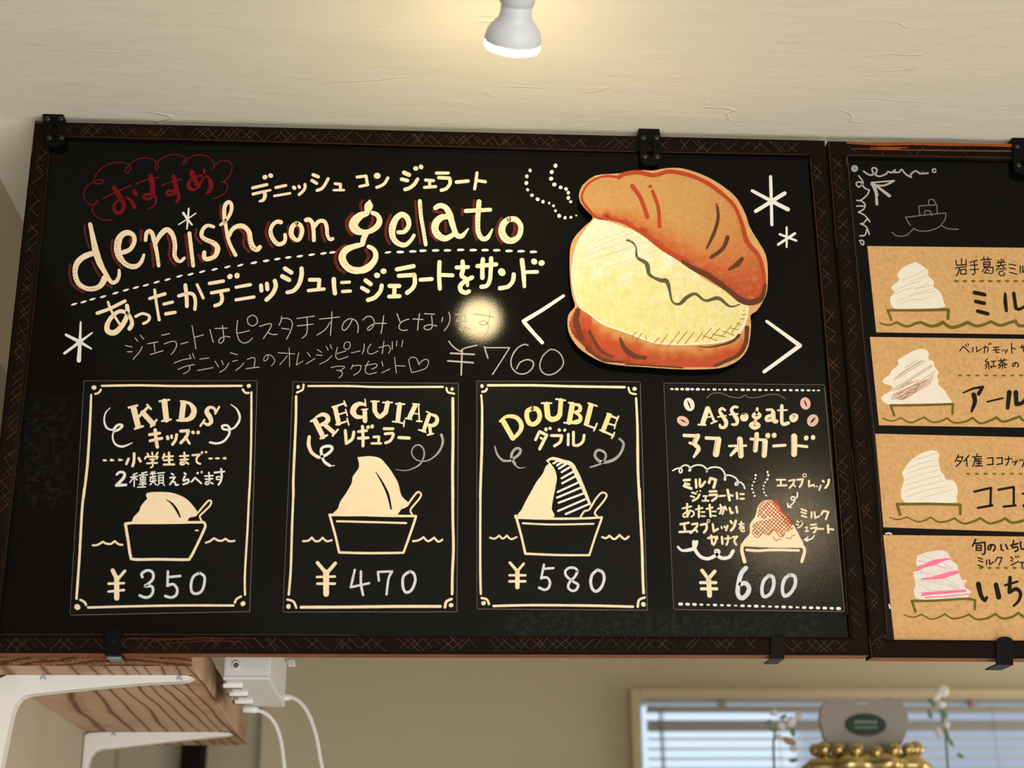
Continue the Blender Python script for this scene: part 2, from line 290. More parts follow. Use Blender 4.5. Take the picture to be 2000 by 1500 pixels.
# ---------------------------------------------------------------- hand lettering: every stroke is a thin film of paint on its sheet
D = 1.55075                                   # front of the board frames
YP = D + 0.006                                # front of the black panel
def islands(bm):
    bm.verts.ensure_lookup_table(); seen = set(); n = 0
    for v in bm.verts:
        if v in seen: continue
        n += 1; st = [v]; seen.add(v)
        if n > 1: return n
        while st:
            for e in st.pop().link_edges:
                for w in e.verts:
                    if w not in seen: seen.add(w); st.append(w)
    return n
class Paint:
    """collects strokes traced on one surface (a plane Y = const); each block names where its zoomed tracing sits"""
    def __init__(self, Y): self.Y = Y; self.bms = {}; self.k = 0
    def bm(self, mat):
        if mat not in self.bms: self.bms[mat] = bmesh.new()
        return self.bms[mat]
    def put(self, mat, ring, faces=None):
        bm = self.bm(mat); self.k += 1; y = self.Y - 0.00006 - self.k*2.2e-7
        vs = [bm.verts.new(at_y(p.x, p.y, y)) for p in ring]; return bm, vs
    def ribbon(self, P, Wd, mat):
        n = len(P)
        if n == 1 or (P[0]-P[-1]).length < 0.05 and n == 2:
            c, r = P[0], Wd[0]/2; ring = [c + V((math.cos(a), math.sin(a)))*r*(1+0.06*math.sin(a*2+c.x)) for a in [i*math.pi/8 for i in range(16)]]
            bm, vs = self.put(mat, ring); bm.faces.new(vs); return
        L, Rr = [], []
        for i in range(n):
            d = P[min(i+1, n-1)] - P[max(i-1, 0)]
            if d.length < 1e-6: d = V((1, 0))
            d.normalize(); nn = V((-d.y, d.x)); w = Wd[i]/2*(1 + 0.09*noise.noise(V((P[i].x*0.11, P[i].y*0.11, 3.3))))
            L.append(P[i]+nn*w); Rr.append(P[i]-nn*w)
        d0 = (P[0]-P[1]).normalized(); d1 = (P[-1]-P[-2]).normalized(); cap0 = []; cap1 = []
        w0 = (L[0]-P[0]).length; w1 = (L[-1]-P[-1]).length
        for j in range(1, 5):
            a = j*math.pi/5
            n0 = (L[0]-P[0]).normalized(); cap0.append(P[0] + (n0*-math.cos(a)*-1*1.0 + d0*math.sin(a))*w0 if False else P[0] + (n0*math.cos(math.pi-a) + d0*math.sin(a))*w0)
            n1 = (L[-1]-P[-1]).normalized(); cap1.append(P[-1] + (n1*math.cos(a) + d1*math.sin(a))*w1)
        ring = L + cap1 + Rr[::-1] + cap0
        bm, vs = self.put(mat, ring); m = len(cap1)
        for i in range(n-1): bm.faces.new((vs[i], vs[i+1], vs[n+m+(n-2-i)], vs[n+m+(n-1-i)]))
        bm.faces.new([vs[n-1]] + vs[n:n+m] + [vs[n+m]]); bm.faces.new([vs[n+m+n-1]] + vs[n+m+n:] + [vs[0]])
    def trace(self, mat, x0, y0, s, text, step=2.6, dx=0, dy=0):
        w = [10.0]
        for st in text.replace('\n', ' ').split(';'):
            st = st.strip()
            if not st: continue
            if '|' in st:
                a, st = st.split('|'); w = [float(q)/s*(1.3 if mat == 'olive' else 1.2 if mat == 'ink' and float(q) < 15 else 1.0) for q in a.split(':')]
            segs = [[]]; 
            if st.strip().startswith('@'):
                cx, cy, r = [float(q) for q in st.strip()[1:].split(',')]
                segs = [[V((x0+(cx+r*math.cos(a*math.pi/8))/s, y0+(cy+r*math.sin(a*math.pi/8))/s)) for a in range(17)]]
            else:
                for tok in st.split():
                    c = tok.endswith('!'); q = tok.rstrip('!').split(','); p = V((x0+float(q[0])/s+dx, y0+float(q[1])/s+dy)); segs[-1].append(p)
                    if c: segs.append([p.copy()])
            tot = sum((g[i+1]-g[i]).length for g in segs for i in range(len(g)-1)) or 1; run = 0
            for g in segs:
                if len(g) == 1 and len(segs) > 1: continue
                P = crom(g, step=step); Wd = []
                for i, p in enumerate(P):
                    if i: run += (P[i]-P[i-1]).length
                    f = min(run/tot, 1)*(len(w)-1); k = min(int(f), len(w)-1); k2 = min(k+1, len(w)-1); Wd.append(w[k] + (w[k2]-w[k])*(f-k))
                self.ribbon(P, Wd, mat)
    def fill(self, mat, x0, y0, s, text, smooth=True):
        P = [V((x0+float(a.split(',')[0])/s, y0+float(a.split(',')[1])/s)) for a in text.split()]
        if smooth: P = crom(P+[P[0]], step=4)[:-1]
        bm, vs = self.put(mat, P)
        for tri in geometry.tessellate_polygon([[V((p.x, p.y, 0)) for p in P]]):
            try: bm.faces.new([vs[i] for i in tri])
            except ValueError: pass
        return P
    def ticks(self, mat, x0, y0, s, text, w, vec, gap):
        for st in text.split(';'):
            P = crom([V((float(q.split(',')[0]), float(q.split(',')[1]))) for q in st.split()], step=8); acc = 0
            for i in range(1, len(P)):
                acc += (P[i]-P[i-1]).length
                if acc >= gap:
                    acc = 0; j = random.uniform(0.7, 1.15); a = V((x0+P[i].x/s, y0+P[i].y/s)); b = a + V(vec)*j/s
                    self.ribbon([a, b], [w/s]*2, mat)
    def hatch(self, mat, x0, y0, s, text, w, ang, gap, jit=0.2, keep=1.0):
        """parallel pen lines clipped to an outline"""
        Q = [V((float(a.split(',')[0]), float(a.split(',')[1]))) for a in text.split()]
        ca, sa = math.cos(math.radians(ang)), math.sin(math.radians(ang)); R = [V((q.x*ca+q.y*sa, -q.x*sa+q.y*ca)) for q in Q]
        y = min(q.y for q in R)+gap/2
        while y < max(q.y for q in R):
            xs = []
            for i in range(len(R)):
                a, b = R[i], R[(i+1) % len(R)]
                if (a.y > y) != (b.y > y): xs.append(a.x + (b.x-a.x)*(y-a.y)/(b.y-a.y))
            xs.sort()
            for k in range(0, len(xs)-1, 2):
                if xs[k+1]-xs[k] < w or random.random() > keep: continue
                pts = []
                for t in (0.02, 0.5, 0.98):
                    X = xs[k]+(xs[k+1]-xs[k])*t; Y = y+random.uniform(-1, 1)*gap*jit; pts.append(V((x0+(X*ca-Y*sa)/s, y0+(X*sa+Y*ca)/s)))
                P = crom(pts, step=4); self.ribbon(P, [w/s]*len(P), mat)
            y += gap
    def flush(self, parent, names):
        for mat, bm in self.bms.items():
            for f in bm.faces:
                f.normal_update()
                if f.normal.y > 0: f.normal_flip()
            nm, lb = names.get(mat, ('lettering', None)) if isinstance(names.get(mat), tuple) else (names.get(mat, 'lettering'), None)
            n_is = islands(bm); o = from_bm(nm, bm, mat, parent)
            if lb: o['label'] = lb
            o['kind'] = 'stuff' if n_is > 1 else None
            if n_is == 1: del o['kind']
        self.bms = {}
def sheet(name, quad, Y, thick, mat, parent=None, sub=1, curve=None):
    """a sheet of card whose four corners (TL, TR, BR, BL) are given as world (x, z)"""
    bm = bmesh.new(); TL, TR, BR, BL = [V(q) for q in quad]; n = sub; g = []
    for j in range(n+1):
        row = []
        for i in range(n+1):
            u, v = i/n, j/n; p = (TL*(1-u)+TR*u)*(1-v) + (BL*(1-u)+BR*u)*v
            row.append(p)
        g.append(row)
    fr = [[bm.verts.new((p.x, Y, p.y)) for p in r] for r in g]; bk = [[bm.verts.new((p.x, Y+thick, p.y)) for p in r] for r in g]
    for j in range(n):
        for i in range(n):
            bm.faces.new((fr[j][i], fr[j+1][i], fr[j+1][i+1], fr[j][i+1])); bm.faces.new((bk[j][i], bk[j][i+1], bk[j+1][i+1], bk[j+1][i]))
    for i in range(n):
        bm.faces.new((fr[0][i], fr[0][i+1], bk[0][i+1], bk[0][i])); bm.faces.new((fr[n][i+1], fr[n][i], bk[n][i], bk[n][i+1]))
        bm.faces.new((fr[i+1][0], fr[i][0], bk[i][0], bk[i+1][0])); bm.faces.new((fr[i][n], fr[i+1][n], bk[i+1][n], bk[i][n]))
    return from_bm(name, bm, mat, parent)
def px_quad(pts, Y): return [(at_y(x, y, Y).x, at_y(x, y, Y).z) for x, y in pts]

# ================================================================ the setting
CEIL = EYE + 0.8759
XL, XR, YB, YF = -0.5065, 3.4, 3.4, -3.2
def struct(name, bm, mat, label=None):
    return tag(from_bm(name, bm, mat), label, None, None, 'structure')
struct('ceiling', box_bm(XL-1.3, XR, YF, YB+0.1, CEIL, CEIL+0.1), 'ceiling', 'cream trowelled plaster ceiling above the boards')
struct('floor', box_bm(XL-1.3, XR, YF, YB+0.1, -0.1, 0.0), 'floor', 'floor of the shop below the picture')
zh = at_x(6, 716, XL).z
struct('wall_left', box_bm(XL-0.07, XL, 1.2, YB, zh, CEIL, bm=box_bm(XL-0.07, XL, YF, 1.2, 0, CEIL)), 'wall_shaded', 'beige left wall beside the first board')
struct('wall_partition', box_bm(XL-0.07, -0.4285, 1.60, 2.085, 0, 1.875), 'partition', 'low beige partition that carries the shelf brackets')
struct('wall_side_room', box_bm(XL-1.2, XL-1.1, 0.5, YB, 0, CEIL), 'ceiling', 'pale wall seen through the gap in the left wall')
# back wall with the window opening
wx0, wx1, wz0, wz1 = 0.502, 1.62, 1.15, EYE+0.497
bw = box_bm(XL-1.2, wx0, YB, YB+0.1, 0, CEIL); box_bm(wx1, XR, YB, YB+0.1, 0, CEIL, bm=bw); box_bm(wx0, wx1, YB, YB+0.1, 0, wz0, bm=bw); box_bm(wx0, wx1, YB, YB+0.1, wz1, CEIL, bm=bw)
struct('wall_back', bw, 'wall', 'beige kitchen wall around the window')
struct('wall_right', box_bm(XR, XR+0.1, YF, YB, 0, CEIL), 'wall', 'beige right wall of the kitchen')
rw = box_bm(0.9+0.0, XR, YF-0.1, YF, 0, 0.5); box_bm(XL-1.2, XR, YF-0.1, YF, 2.15, CEIL, bm=rw)
struct('wall_front', rw, 'wall', 'shop front wall behind the viewer with its wide opening')
# window with casing, sash, glass
win = bpy.data.objects.new('window_1', None); COL.objects.link(win); tag(win, 'kitchen window with white blinds behind the boards', None, None, 'structure')
cw = 0.020
for nm, q in (('casing', (wx0-cw, wx0, YB-0.022, YB, wz0-cw, wz1+cw)), ('casing', (wx1, wx1+cw, YB-0.022, YB, wz0-cw, wz1+cw)), ('casing', (wx0, wx1, YB-0.022, YB, wz1, wz1+cw)), ('sill', (wx0, wx1, YB-0.05, YB, wz0-cw, wz0))):
    box(nm, *q, 'trim', win, 0.003)
for q in ((wx0, wx0+0.014, YB+0.05, YB+0.09, wz0, wz1), (wx1-0.014, wx1, YB+0.05, YB+0.09, wz0, wz1), (wx0, wx1, YB+0.05, YB+0.09, wz1-0.004, wz1), (wx0, wx1, YB+0.05, YB+0.09, wz0, wz0+0.03)):
    box('sash', *q, 'window_frame', win, 0.002)
box('pane', wx0+0.014, wx1-0.014, YB+0.07, YB+0.073, wz0+0.03, wz1-0.004, 'glass', win)
struct('trim_1', box_bm(at_y(352, 1480, 3.3).x, at_y(392, 1480, 3.3).x, 3.30, 3.398, 0, 2.0), 'dark', 'dark upright post against the kitchen wall')
struct('trim_2', box_bm(at_y(508, 1480, 3.36).x, at_y(528, 1480, 3.36).x, 3.36, 3.398, 0, CEIL), 'trim', 'narrow upright beige trim on the kitchen wall')
struct('trim_3', box_bm(at_y(150, 1480, 3.36).x, at_y(222, 1480, 3.36).x, 3.375, 3.398, 0, 1.98), 'trim', 'pale door frame upright at the far left')
# neighbouring house outside, seen through the blinds
tag(box('neighbour_wall', 1.52, 3.2, 6.0, 6.1, 0.0, 2.75, 'lilac'), 'pale lilac wall outside beyond the right of the window', 'wall')

# ---------------------------------------------------------------- venetian blind
bl = empty('venetian_blind', (0, 0, 0), 'white slatted blind hanging in the kitchen window', 'blind')
yb = YB-0.0; hz = at_y(1400, 1386, YB+0.02).z
box('headrail', wx0+0.022, wx1-0.012, YB+0.010, YB+0.034, hz-0.006, hz+0.007, 'rail', bl, 0.002)
for x in (at_y(1410, 1370, YB+0.02).x, at_y(1900, 1375, YB+0.02).x):
    box('hanger', x-0.007, x+0.007, YB+0.008, YB+0.036, hz, wz1-0.001, 'rail', bl)
sb = bmesh.new(); sx0, sx1 = wx0+0.02, wx1-0.012
rows = [(-0.0125, yy) for yy in (-0.0095, 0.0, 0.0095, 0.0125)]
sec = [(-0.0125, -0.0042), (-0.004, 0.0008), (0.004, 0.0018), (0.0125, 0.0016)]
fr = []
for x in (sx0, sx1):
    fr.append([[sb.verts.new((x, a, b+dz)) for a, b in sec] for dz in (0, -0.0006)])
for i in range(3):
    sb.faces.new((fr[0][0][i], fr[1][0][i], fr[1][0][i+1], fr[0][0][i+1])); sb.faces.new((fr[0][1][i], fr[0][1][i+1], fr[1][1][i+1], fr[1][1][i]))
sb.faces.new((fr[0][0][0], fr[0][1][0], fr[1][1][0], fr[1][0][0])); sb.faces.new((fr[0][0][3], fr[1][0][3], fr[1][1][3], fr[0][1][3]))
slat = from_bm('slat', sb, 'slat', bl)
zs = [hz-0.024-0.0042*i for i in range(6)] + [hz-0.063-0.0212*i for i in range(34)]
for i, z in enumerate(zs):
    o = slat if i == 0 else slat.copy()
    if i: COL.objects.link(o); o.parent = bl
    o.location = (0, YB+0.022, z)
for px in (1296, 1520, 1740, 1940):
    x = at_y(px, 1440, YB+0.02).x; from_bm('cord', tube_bm([(x, YB+0.008, hz), (x, YB+0.008, zs[-1])], 0.0008, 6), 'cord', bl)
x = at_y(1292, 1440, YB+0.0).x; from_bm('tilt_wand', tube_bm([(x, YB+0.003, hz-0.002), (x+0.004, YB+0.001, 1.5)], 0.0028, 8), 'cord', bl)

# ---------------------------------------------------------------- the two boards
FW = 0.0186                                            # width of a frame rail
def make_board(name, TL, ang, Wd, Ht, label, group=None):
    root = empty(name, (0, 0, 0), label, 'menu board', group)
    ux, uz = math.cos(ang), math.sin(ang)
    def P(u, v): return (TL[0]+u*ux+v*uz, TL[1]+u*uz-v*ux)
    O = [P(0, 0), P(Wd, 0), P(Wd, Ht), P(0, Ht)]; I = [P(FW, FW), P(Wd-FW, FW), P(Wd-FW, Ht-FW), P(FW, Ht-FW)]
    C1 = [P(0.002, 0.002), P(Wd-0.002, 0.002), P(Wd-0.002, Ht-0.002), P(0.002, Ht-0.002)]
    C2 = [P(FW-0.003, FW-0.003), P(Wd-FW+0.003, FW-0.003), P(Wd-FW+0.003, Ht-FW+0.003), P(FW-0.003, Ht-FW+0.003)]
    for k in range(4):
        j = (k+1) % 4; bm = bmesh.new()
        def loop(i): return [bm.verts.new((q[0], y, q[1])) for q, y in ((O[i], D+0.022), (O[i], D+0.0012), (C1[i], D), (C2[i], D), (I[i], D+0.0022), (I[i], D+0.022))]
        a, b = loop(k), loop(j)
        for m in range(6): bm.faces.new((a[m], a[(m+1) % 6], b[(m+1) % 6], b[m]))
        bm.faces.new(a[::-1]); bm.faces.new(b); bmesh.ops.recalc_face_normals(bm, faces=bm.faces)
        from_bm('frame_rail', bm, 'frame', root)
    q = [P(FW-0.001, FW-0.001), P(Wd-FW+0.001, FW-0.001), P(Wd-FW+0.001, Ht-FW+0.001), P(FW-0.001, Ht-FW+0.001)]
    sheet('panel', q, YP, 0.008, 'black', root)
    bm = bmesh.new(); vs = [bm.verts.new((p[0], y, p[1])) for p, y in ((P(0.001, Ht+0.0003), D+0.001), (P(Wd-0.001, Ht+0.0003), D+0.001), (P(Wd-0.001, Ht+0.0003), D+0.0215), (P(0.001, Ht+0.0003), D+0.0215))]; bm.faces.new(vs)
    tag(from_bm('underside', bm, 'redwood', root), 'reddish bare wood underside of the frame')
    return root
B1 = make_board('menu_board', (-0.42959, EYE+0.867905), 0.0, 0.9, 0.59631, 'large black menu board with the pastry cut-out and four price cards', 'black boards hung from the ceiling')
tl, blc = at_y(1617.5, 274.5, D), at_y(1702.5, 1283.5, D); ang = math.atan2(blc.x-tl.x, tl.z-blc.z)
B2 = make_board('menu_board', (tl.x, tl.z), ang, 0.9, (tl-blc).length, 'black menu board on the right with brown paper flavour cards', 'black boards hung from the ceiling')

def screw_bm(cx, cz, y, r, bm=None):
    return lathe_bm([(r, 0), (r*0.95, 0.0006), (r*0.55, 0.0014), (0.0, 0.0016)], V((cx, y, cz)), V((0, -1, 0)), 14, bm)
def top_plate(cx, y0, root):
    """steel plate on the frame, folded back against the ceiling; traced at its place along the upper rail"""
    out = [(-22, -9), (18, -9), (21, 4), (21, 46), (18, 52), (10, 56), (0, 58), (-10, 56), (-17, 52), (-19, 46), (-22, 4)]
    k = bmesh.new(); yf, yb2 = D-0.0028, D-0.0008
    O = [at_y(cx+a, y0+b, yf) for a, b in out]; H = [at_y(cx+7*math.cos(t*math.pi/6), y0+27+15*math.sin(t*math.pi/6), yf) for t in range(12)]
    for p in O[:2]: p.z = CEIL-0.0022
    allp = O+H; f = [k.verts.new((p.x, yf, p.z)) for p in allp]; b = [k.verts.new((p.x, yb2, p.z)) for p in allp]
    for tri in geometry.tessellate_polygon([[V((p.x, p.z, 0)) for p in O], [V((p.x, p.z, 0)) for p in H]]):
        k.faces.new([f[i] for i in tri]); k.faces.new([b[i] for i in reversed(tri)])
    n, m = len(O), len(H)
    for i in range(n): k.faces.new((f[i], b[i], b[(i+1) % n], f[(i+1) % n]))
    for i in range(m): k.faces.new((f[n+i], f[n+(i+1) % m], b[n+(i+1) % m], b[n+i]))
    bmesh.ops.recalc_face_normals(k, faces=k.faces)
    x0, x1 = O[0].x, O[1].x
    box_bm(x0, x1, yf, D+0.035, CEIL-0.0022, CEIL-0.0002, bm=k)
    pl = from_bm('hanging_plate', k, 'metal_black', root)
    for a, b in ((-13, 3), (13, 3), (-10, 40), (14, 40)):
        p = at_y(cx+a, y0+b, yf); from_bm('screw', screw_bm(p.x, p.z, yf, 0.0033), 'screw', pl, True)
top_plate(1270, 266, B1); top_plate(106, 229, B1); top_plate(2000, 283, B2)
def bottom_clip(x0, x1, yt, yb_, root, zinc):
    yf = D-0.0032; w = x1-x0; pts = []
    for i in range(9):
        a = math.pi - i*math.pi/8; pts.append((x0+w/2+w/2*math.cos(a), yt+9-9*math.sin(a)))
    pts += [(x1, yb_), (x0, yb_)]
    q = [at_y(a, b, yf) for a, b in pts]; bm = plate_bm([(p.x, p.z) for p in q], yf, yf+0.0022)
    zb = q[-1].z; box_bm(q[-1].x, q[-2].x, yf, D+0.03, zb-0.0014, zb, bm=bm)
    o = from_bm('lower_clip', bm, 'metal_black', root)
    c = at_y((x0+x1)/2, (yt+yb_)/2+2, yf); from_bm('screw_hole', lathe_bm([(0.0028, 0), (0.0026, 0.0003), (0.0, 0.0003)], V((c.x, yf, c.z)), V((0, -1, 0)), 14), 'dark', o)
    if zinc: box('bare_foot', q[-1].x+0.001, q[-2].x-0.001, D+0.004, D+0.03, zb-0.0030, zb-0.0015, 'zinc', o)
bottom_clip(205, 236, 1227, 1277.5, B1, True); bottom_clip(1506, 1532, 1236, 1284, B1, False); bottom_clip(1946, 1979, 1243, 1296, B2, False)

# worn edges and scratched crosses on the frames
def scratches(root, a, b, hw, n, dens, label=None):
    p = Paint(D); a, b = V(a), V(b); d = (b-a).normalized(); nn = V((-d.y, d.x))
    for i in range(n):
        c = a + (b-a)*((i+random.uniform(-0.35, 0.35))/n)
        for s in (1, -1):
            if random.random() > dens: continue
            l0 = random.uniform(0.55, 1.0); l1 = random.uniform(0.4, 1.0); sk = random.uniform(0.8, 1.25)*s
            q = [c - nn*hw*l0 - d*hw*l0*sk, c + V((random.uniform(-1, 1), random.uniform(-1, 1)))*0.8, c + nn*hw*l1 + d*hw*l1*sk]
            P = crom(q, step=5); p.ribbon(P, [random.uniform(0.5, 1.15)]*len(P), 'scratch')
    p.flush(root, {'scratch': 'scratch_marks'})
scratches(B1, (135, 254), (1245, 282), 12, 84, 0.6); scratches(B1, (1300, 283), (1590, 290), 12, 15, 0.6)
scratches(B1, (80, 290), (5, 1010), 12, 46, 0.65); scratches(B1, (0, 1258), (1500, 1258), 14, 86, 0.68); scratches(B1, (1540, 1260), (1660, 1263), 13, 6, 0.7)
scratches(B1, (1595, 330), (1672, 1230), 12, 46, 0.5); scratches(B2, (1637, 320), (1712, 1250), 11, 46, 0.5); scratches(B2, (1680, 293), (1960, 297), 8, 7, 0.4)
w1 = Paint(D)
w1.trace('worn', 0, 0, 1, '''1.3|135,266 500,276 900,287 1240,296; 1.3|1292,297 1575,302; 1.0|96,300 70,560 50,750 30,920 8,1110; 1.4|1583,310 1612,640 1638,950 1655,1200;
 1.6|1612,640 1625,800; 1.2|0,1239 200,1239; 1.2|240,1239 700,1240; 2:1|250,1247 330,1248 420,1250; 1.2|300,1252 380,1246 440,1249; 1.5|330,1256 420,1252 470,1254; 1|380,1245 500,1247; 1.5|69,236 62,300; 5|71,238 82,239''')
w1.flush(B1, {'worn': 'worn_edges', 'worn_bright': ('worn_edges', 'bare orange wood along the top rail')})
w2 = Paint(D)
w2.trace('worn', 0, 0, 1, '''1|1663,290 1700,291 1760,290; 1|1780,291 1840,292; 1.5|1657,303 1800,305 1978,308; 1.6|1655,305 1685,640 1712,900 1733,1240; 3|1653,308 1655,322;
 2.5|1727,1241 1731,1246;1.5|1705,1252 1722,1243;1.2|1712,1256 1720,1272;1|1700,1262 1714,1250;1|1715,1249 1726,1262; 1.2|1619,278 1624,350 1634,480; 1.2|1664,880 1680,1010 1690,1120; 1.4|1698,1245 1703,1284''')
w2.trace('worn_bright', 0, 0, 1, '3:7:6:7:5:6|1655,279 1720,281 1780,280.5 1850,281.5 1975,284; 1:4:1|1700,288 1740,289 1775,288; 1|1664,290.5 1760,291.5; 1:2|1700,292 1860,294 1975,295')
w2.flush(B2, {'worn': 'worn_edges', 'worn_bright': ('worn_edges', 'bare orange wood along the top rail')})

# ================================================================ writing on the first board
A_, B_, C_, D_, E_, F_ = (120, 290, 5), (470, 310, 6), (750, 310, 5), (120, 500, 5), (480, 500, 5.5556), (800, 500, 5.5556)
p = Paint(YP)
p.trace('red', *A_, '''10|500,695 420,700 350,670 300,610 320,540 360,510 340,545 290,550 235,510 215,440 250,370 320,325 370,305 410,315 380,345 335,340 320,300 340,250 400,190 480,145 570,133 650,155 675,200 640,238 622,215 660,160 720,115 800,92 880,100 930,140 948,185 930,208 912,190 930,145 980,95 1050,65 1120,60 1190,80 1222,112 1205,155 1188,145 1210,110 1280,75 1350,62 1430,80 1480,130 1490,165 1475,205;
 1478,205 1500,160 1560,120 1620,120 1665,170 1650,250 1600,310 1560,330! 1610,335 1622,390 1580,450 1520,480 1470,492;
 12|405,488 500,440 600,395 680,360; 44:48|515,385 590,500; 40:24|590,500 612,560 590,615 552,632 515,600 515,552 550,515 600,492; 28:40|640,480 680,510 715,575; 40|712,418 728,448;
 14|725,345 850,300 950,283; 54:50|872,275 890,360 892,440; 26|890,445 840,447 800,465 822,492 870,485 900,450; 26:8|905,440 925,510 900,560 840,597;
 12|980,360 1080,325 1170,297; 44|1095,275 1118,370 1130,425; 26|1120,425 1060,410 1025,430 1045,455 1100,442; 30|1135,430 1150,480 1125,520;
 54:46|1275,235 1315,330 1340,370; 20|1393,205 1390,270 1350,350 1300,405 1250,400 1230,355 1260,305 1330,272 1400,265 1450,300 1475,350 1460,400 1420,440; 38|1452,315 1462,380 1440,420; 36|1248,330 1242,370 1275,400''')
# brick red shadow strokes, then the cream letters over them
p.trace('redshade', *A_, '''22|90,1130 78,1220 110,1330 215,1405; 16|225,750 235,850 270,965; 22|300,1105 340,1190 380,1250; 24|497,895 488,980 520,1080 590,1165; 26|780,800 775,900; 26|875,930 890,1040 900,1150; 26|1035,845 1060,950 1050,1030 1075,1100 1115,1140; 24|1210,845 1230,1000 1245,1150; 26|1320,790 1310,860 1360,925; 30|1470,950 1488,990 1465,1030; 30|1345,1040 1360,1080 1380,1105; 20|1555,550 1550,640 1570,700; 20|1575,780 1610,930 1655,1050; 30|1745,790 1785,840 1780,940 1830,1005; 26|445,1330 490,1355; 30|675,880 675,930''')
p.trace('redshade', *B_, '30|330,745 295,840 320,950 375,1035; 22|555,790 558,900 620,980; 28|785,760 800,860 805,950; 30|950,780 955,880 990,970; 36|660,790 690,840 685,900; 34|1430,490 1405,540 1418,605; 42|1310,650 1250,720 1250,810 1300,890; 38|1230,1015 1130,1090 1110,1190 1150,1290 1215,1330; 36|1545,690 1545,740 1505,800; 36|1465,1070 1500,1140 1455,1235')
p.trace('redshade', *C_, '28|65,550 25,650 20,750 55,830; 22|305,415 320,600 355,830; 28|480,510 570,530; 26|455,630 455,730 515,800; 24|600,620 605,710; 24|880,405 875,480; 24|765,490 765,550; 28|880,560 880,700 905,790; 28|1145,580 1100,680 1110,770 1150,820; 38|1275,630 1280,690 1260,750; 28|180,590 185,680')
p.trace('cream', *A_, '''40:48:58:66:60:46:40:36:28|280,740 305,860 335,1000 375,1120 430,1220 470,1285 505,1312 545,1285 563,1240 563,1188;
 50:60:58:50:46:46:50:60|330,1020 270,1035 200,1070 148,1130 133,1220 165,1315 240,1365 320,1368 385,1335 425,1265;
 46:44:44:40:56:60:70:66:56:50:50:40:30|600,1015 670,985 712,910 700,845 640,822 580,855 550,930 555,1030 605,1110 670,1150 735,1148 780,1105 805,1040;
 36:40:44:40:36:34|822,895 830,830 858,805 888,835 905,900 930,1010 950,1145; 34:44:52:50:46:44:44:40:30|920,930 955,860 1010,800 1050,800 1088,850 1108,940 1105,1040 1130,1090 1165,1100 1200,1070;
 38|1250,828 1265,960 1287,1145; 32:36:38:42:46:54:46:44:40|1485,765 1430,752 1385,785 1368,850 1410,890 1480,920 1525,970 1500,1050 1430,1080 1395,1065 1395,1015;
 30:34:38:40:34:34:38|1555,745 1610,700 1655,620 1660,550 1632,522 1597,560 1590,650 1612,800 1640,920 1700,1040; 34:42:48:48:50:56:40|1640,850 1670,790 1730,757 1790,768 1832,820 1845,900 1870,965 1910,988 1938,962''')
p.trace('cream', *B_, '50:46:46:52:54:50:46:40|472,745 430,737 380,770 350,845 372,930 435,1000 495,990 522,950 520,890; 48:60:60:50:48:50:50:48|655,755 605,800 595,890 645,950 690,940 720,850 700,780 655,755; 50:46|768,718 805,712 842,752! 855,860 858,955; 44:46:46:44:42:40|862,800 915,735 980,735 1008,800 1015,890 1045,945 1078,938; 26:96:90:60|1512,492 1503,545 1490,595 1482,625; 62:86:104:108:90:62:60:66:70:60:48|1480,640 1400,670 1340,730 1322,790 1370,845 1460,862 1540,838 1605,785 1628,720 1600,660 1545,635; 62:66:56|1467,885 1440,940 1430,1000; 46:66:80:86:84:80:80:84:70:56:48|1430,1005 1330,1028 1235,1070 1190,1150 1222,1240 1300,1300 1410,1308 1500,1270 1570,1190 1583,1110 1550,1055 1500,1030')
p.trace('cream', *C_, '''40:42:48:52:56:60:66:60:54:46:40:34|140,718 200,712 242,650 225,575 172,545 115,590 80,680 88,770 140,828 205,842 260,800 293,748; 38|350,412 360,550 385,700 407,838;
 44:52:56:60:58:50:54:44:16|502,480 545,458 600,475 638,535 660,610 682,680 710,745 760,755 822,685; 52:66:74:72:60:46|620,565 560,575 508,625 500,700 545,760 605,778 670,745; 50:48:48:50:46:18|928,420 920,520 915,620 922,720 960,780 1012,770 1058,690; 40|798,510 1038,498;
 56:68:72:60:50:50:56|1218,590 1165,640 1152,720 1195,788 1262,798 1320,750 1335,660 1290,595 1225,590''')
p.trace('cream', *B_, '''36|140,342 308,303; 36:34:26|145,415 240,392 350,368; 44:46:40:30|280,390 285,440 262,485 225,498; 58|285,216; 56|352,198; 36|412,338 530,313; 30|395,436 580,405; 42|622,335 632,345; 36|682,322 690,335; 34|752,300 755,340 730,380 685,420; 40|850,188 910,212; 38|835,255 890,288; 36|1025,235 990,300 950,350 895,372; 34|1105,292 1170,300! 1168,365; 28|1090,368 1210,368; 36|1365,215 1470,202! 1485,300; 34|1395,325 1490,305; 76|1600,200; 36|1725,225 1690,285 1640,320 1595,335''')
p.trace('cream', *C_, '''40|195,135 245,158; 36|172,200 228,213; 36|328,200 295,250 250,285 205,300; 48|310,95; 46|362,80; 30|405,208 485,214; 30|445,215 447,270; 30|395,280 505,272; 30|512,140 628,140; 34|535,185 640,190! 645,240 610,290 560,308; 34|708,228 822,218; 30|908,138 897,220 885,295; 30|905,212 990,225''')
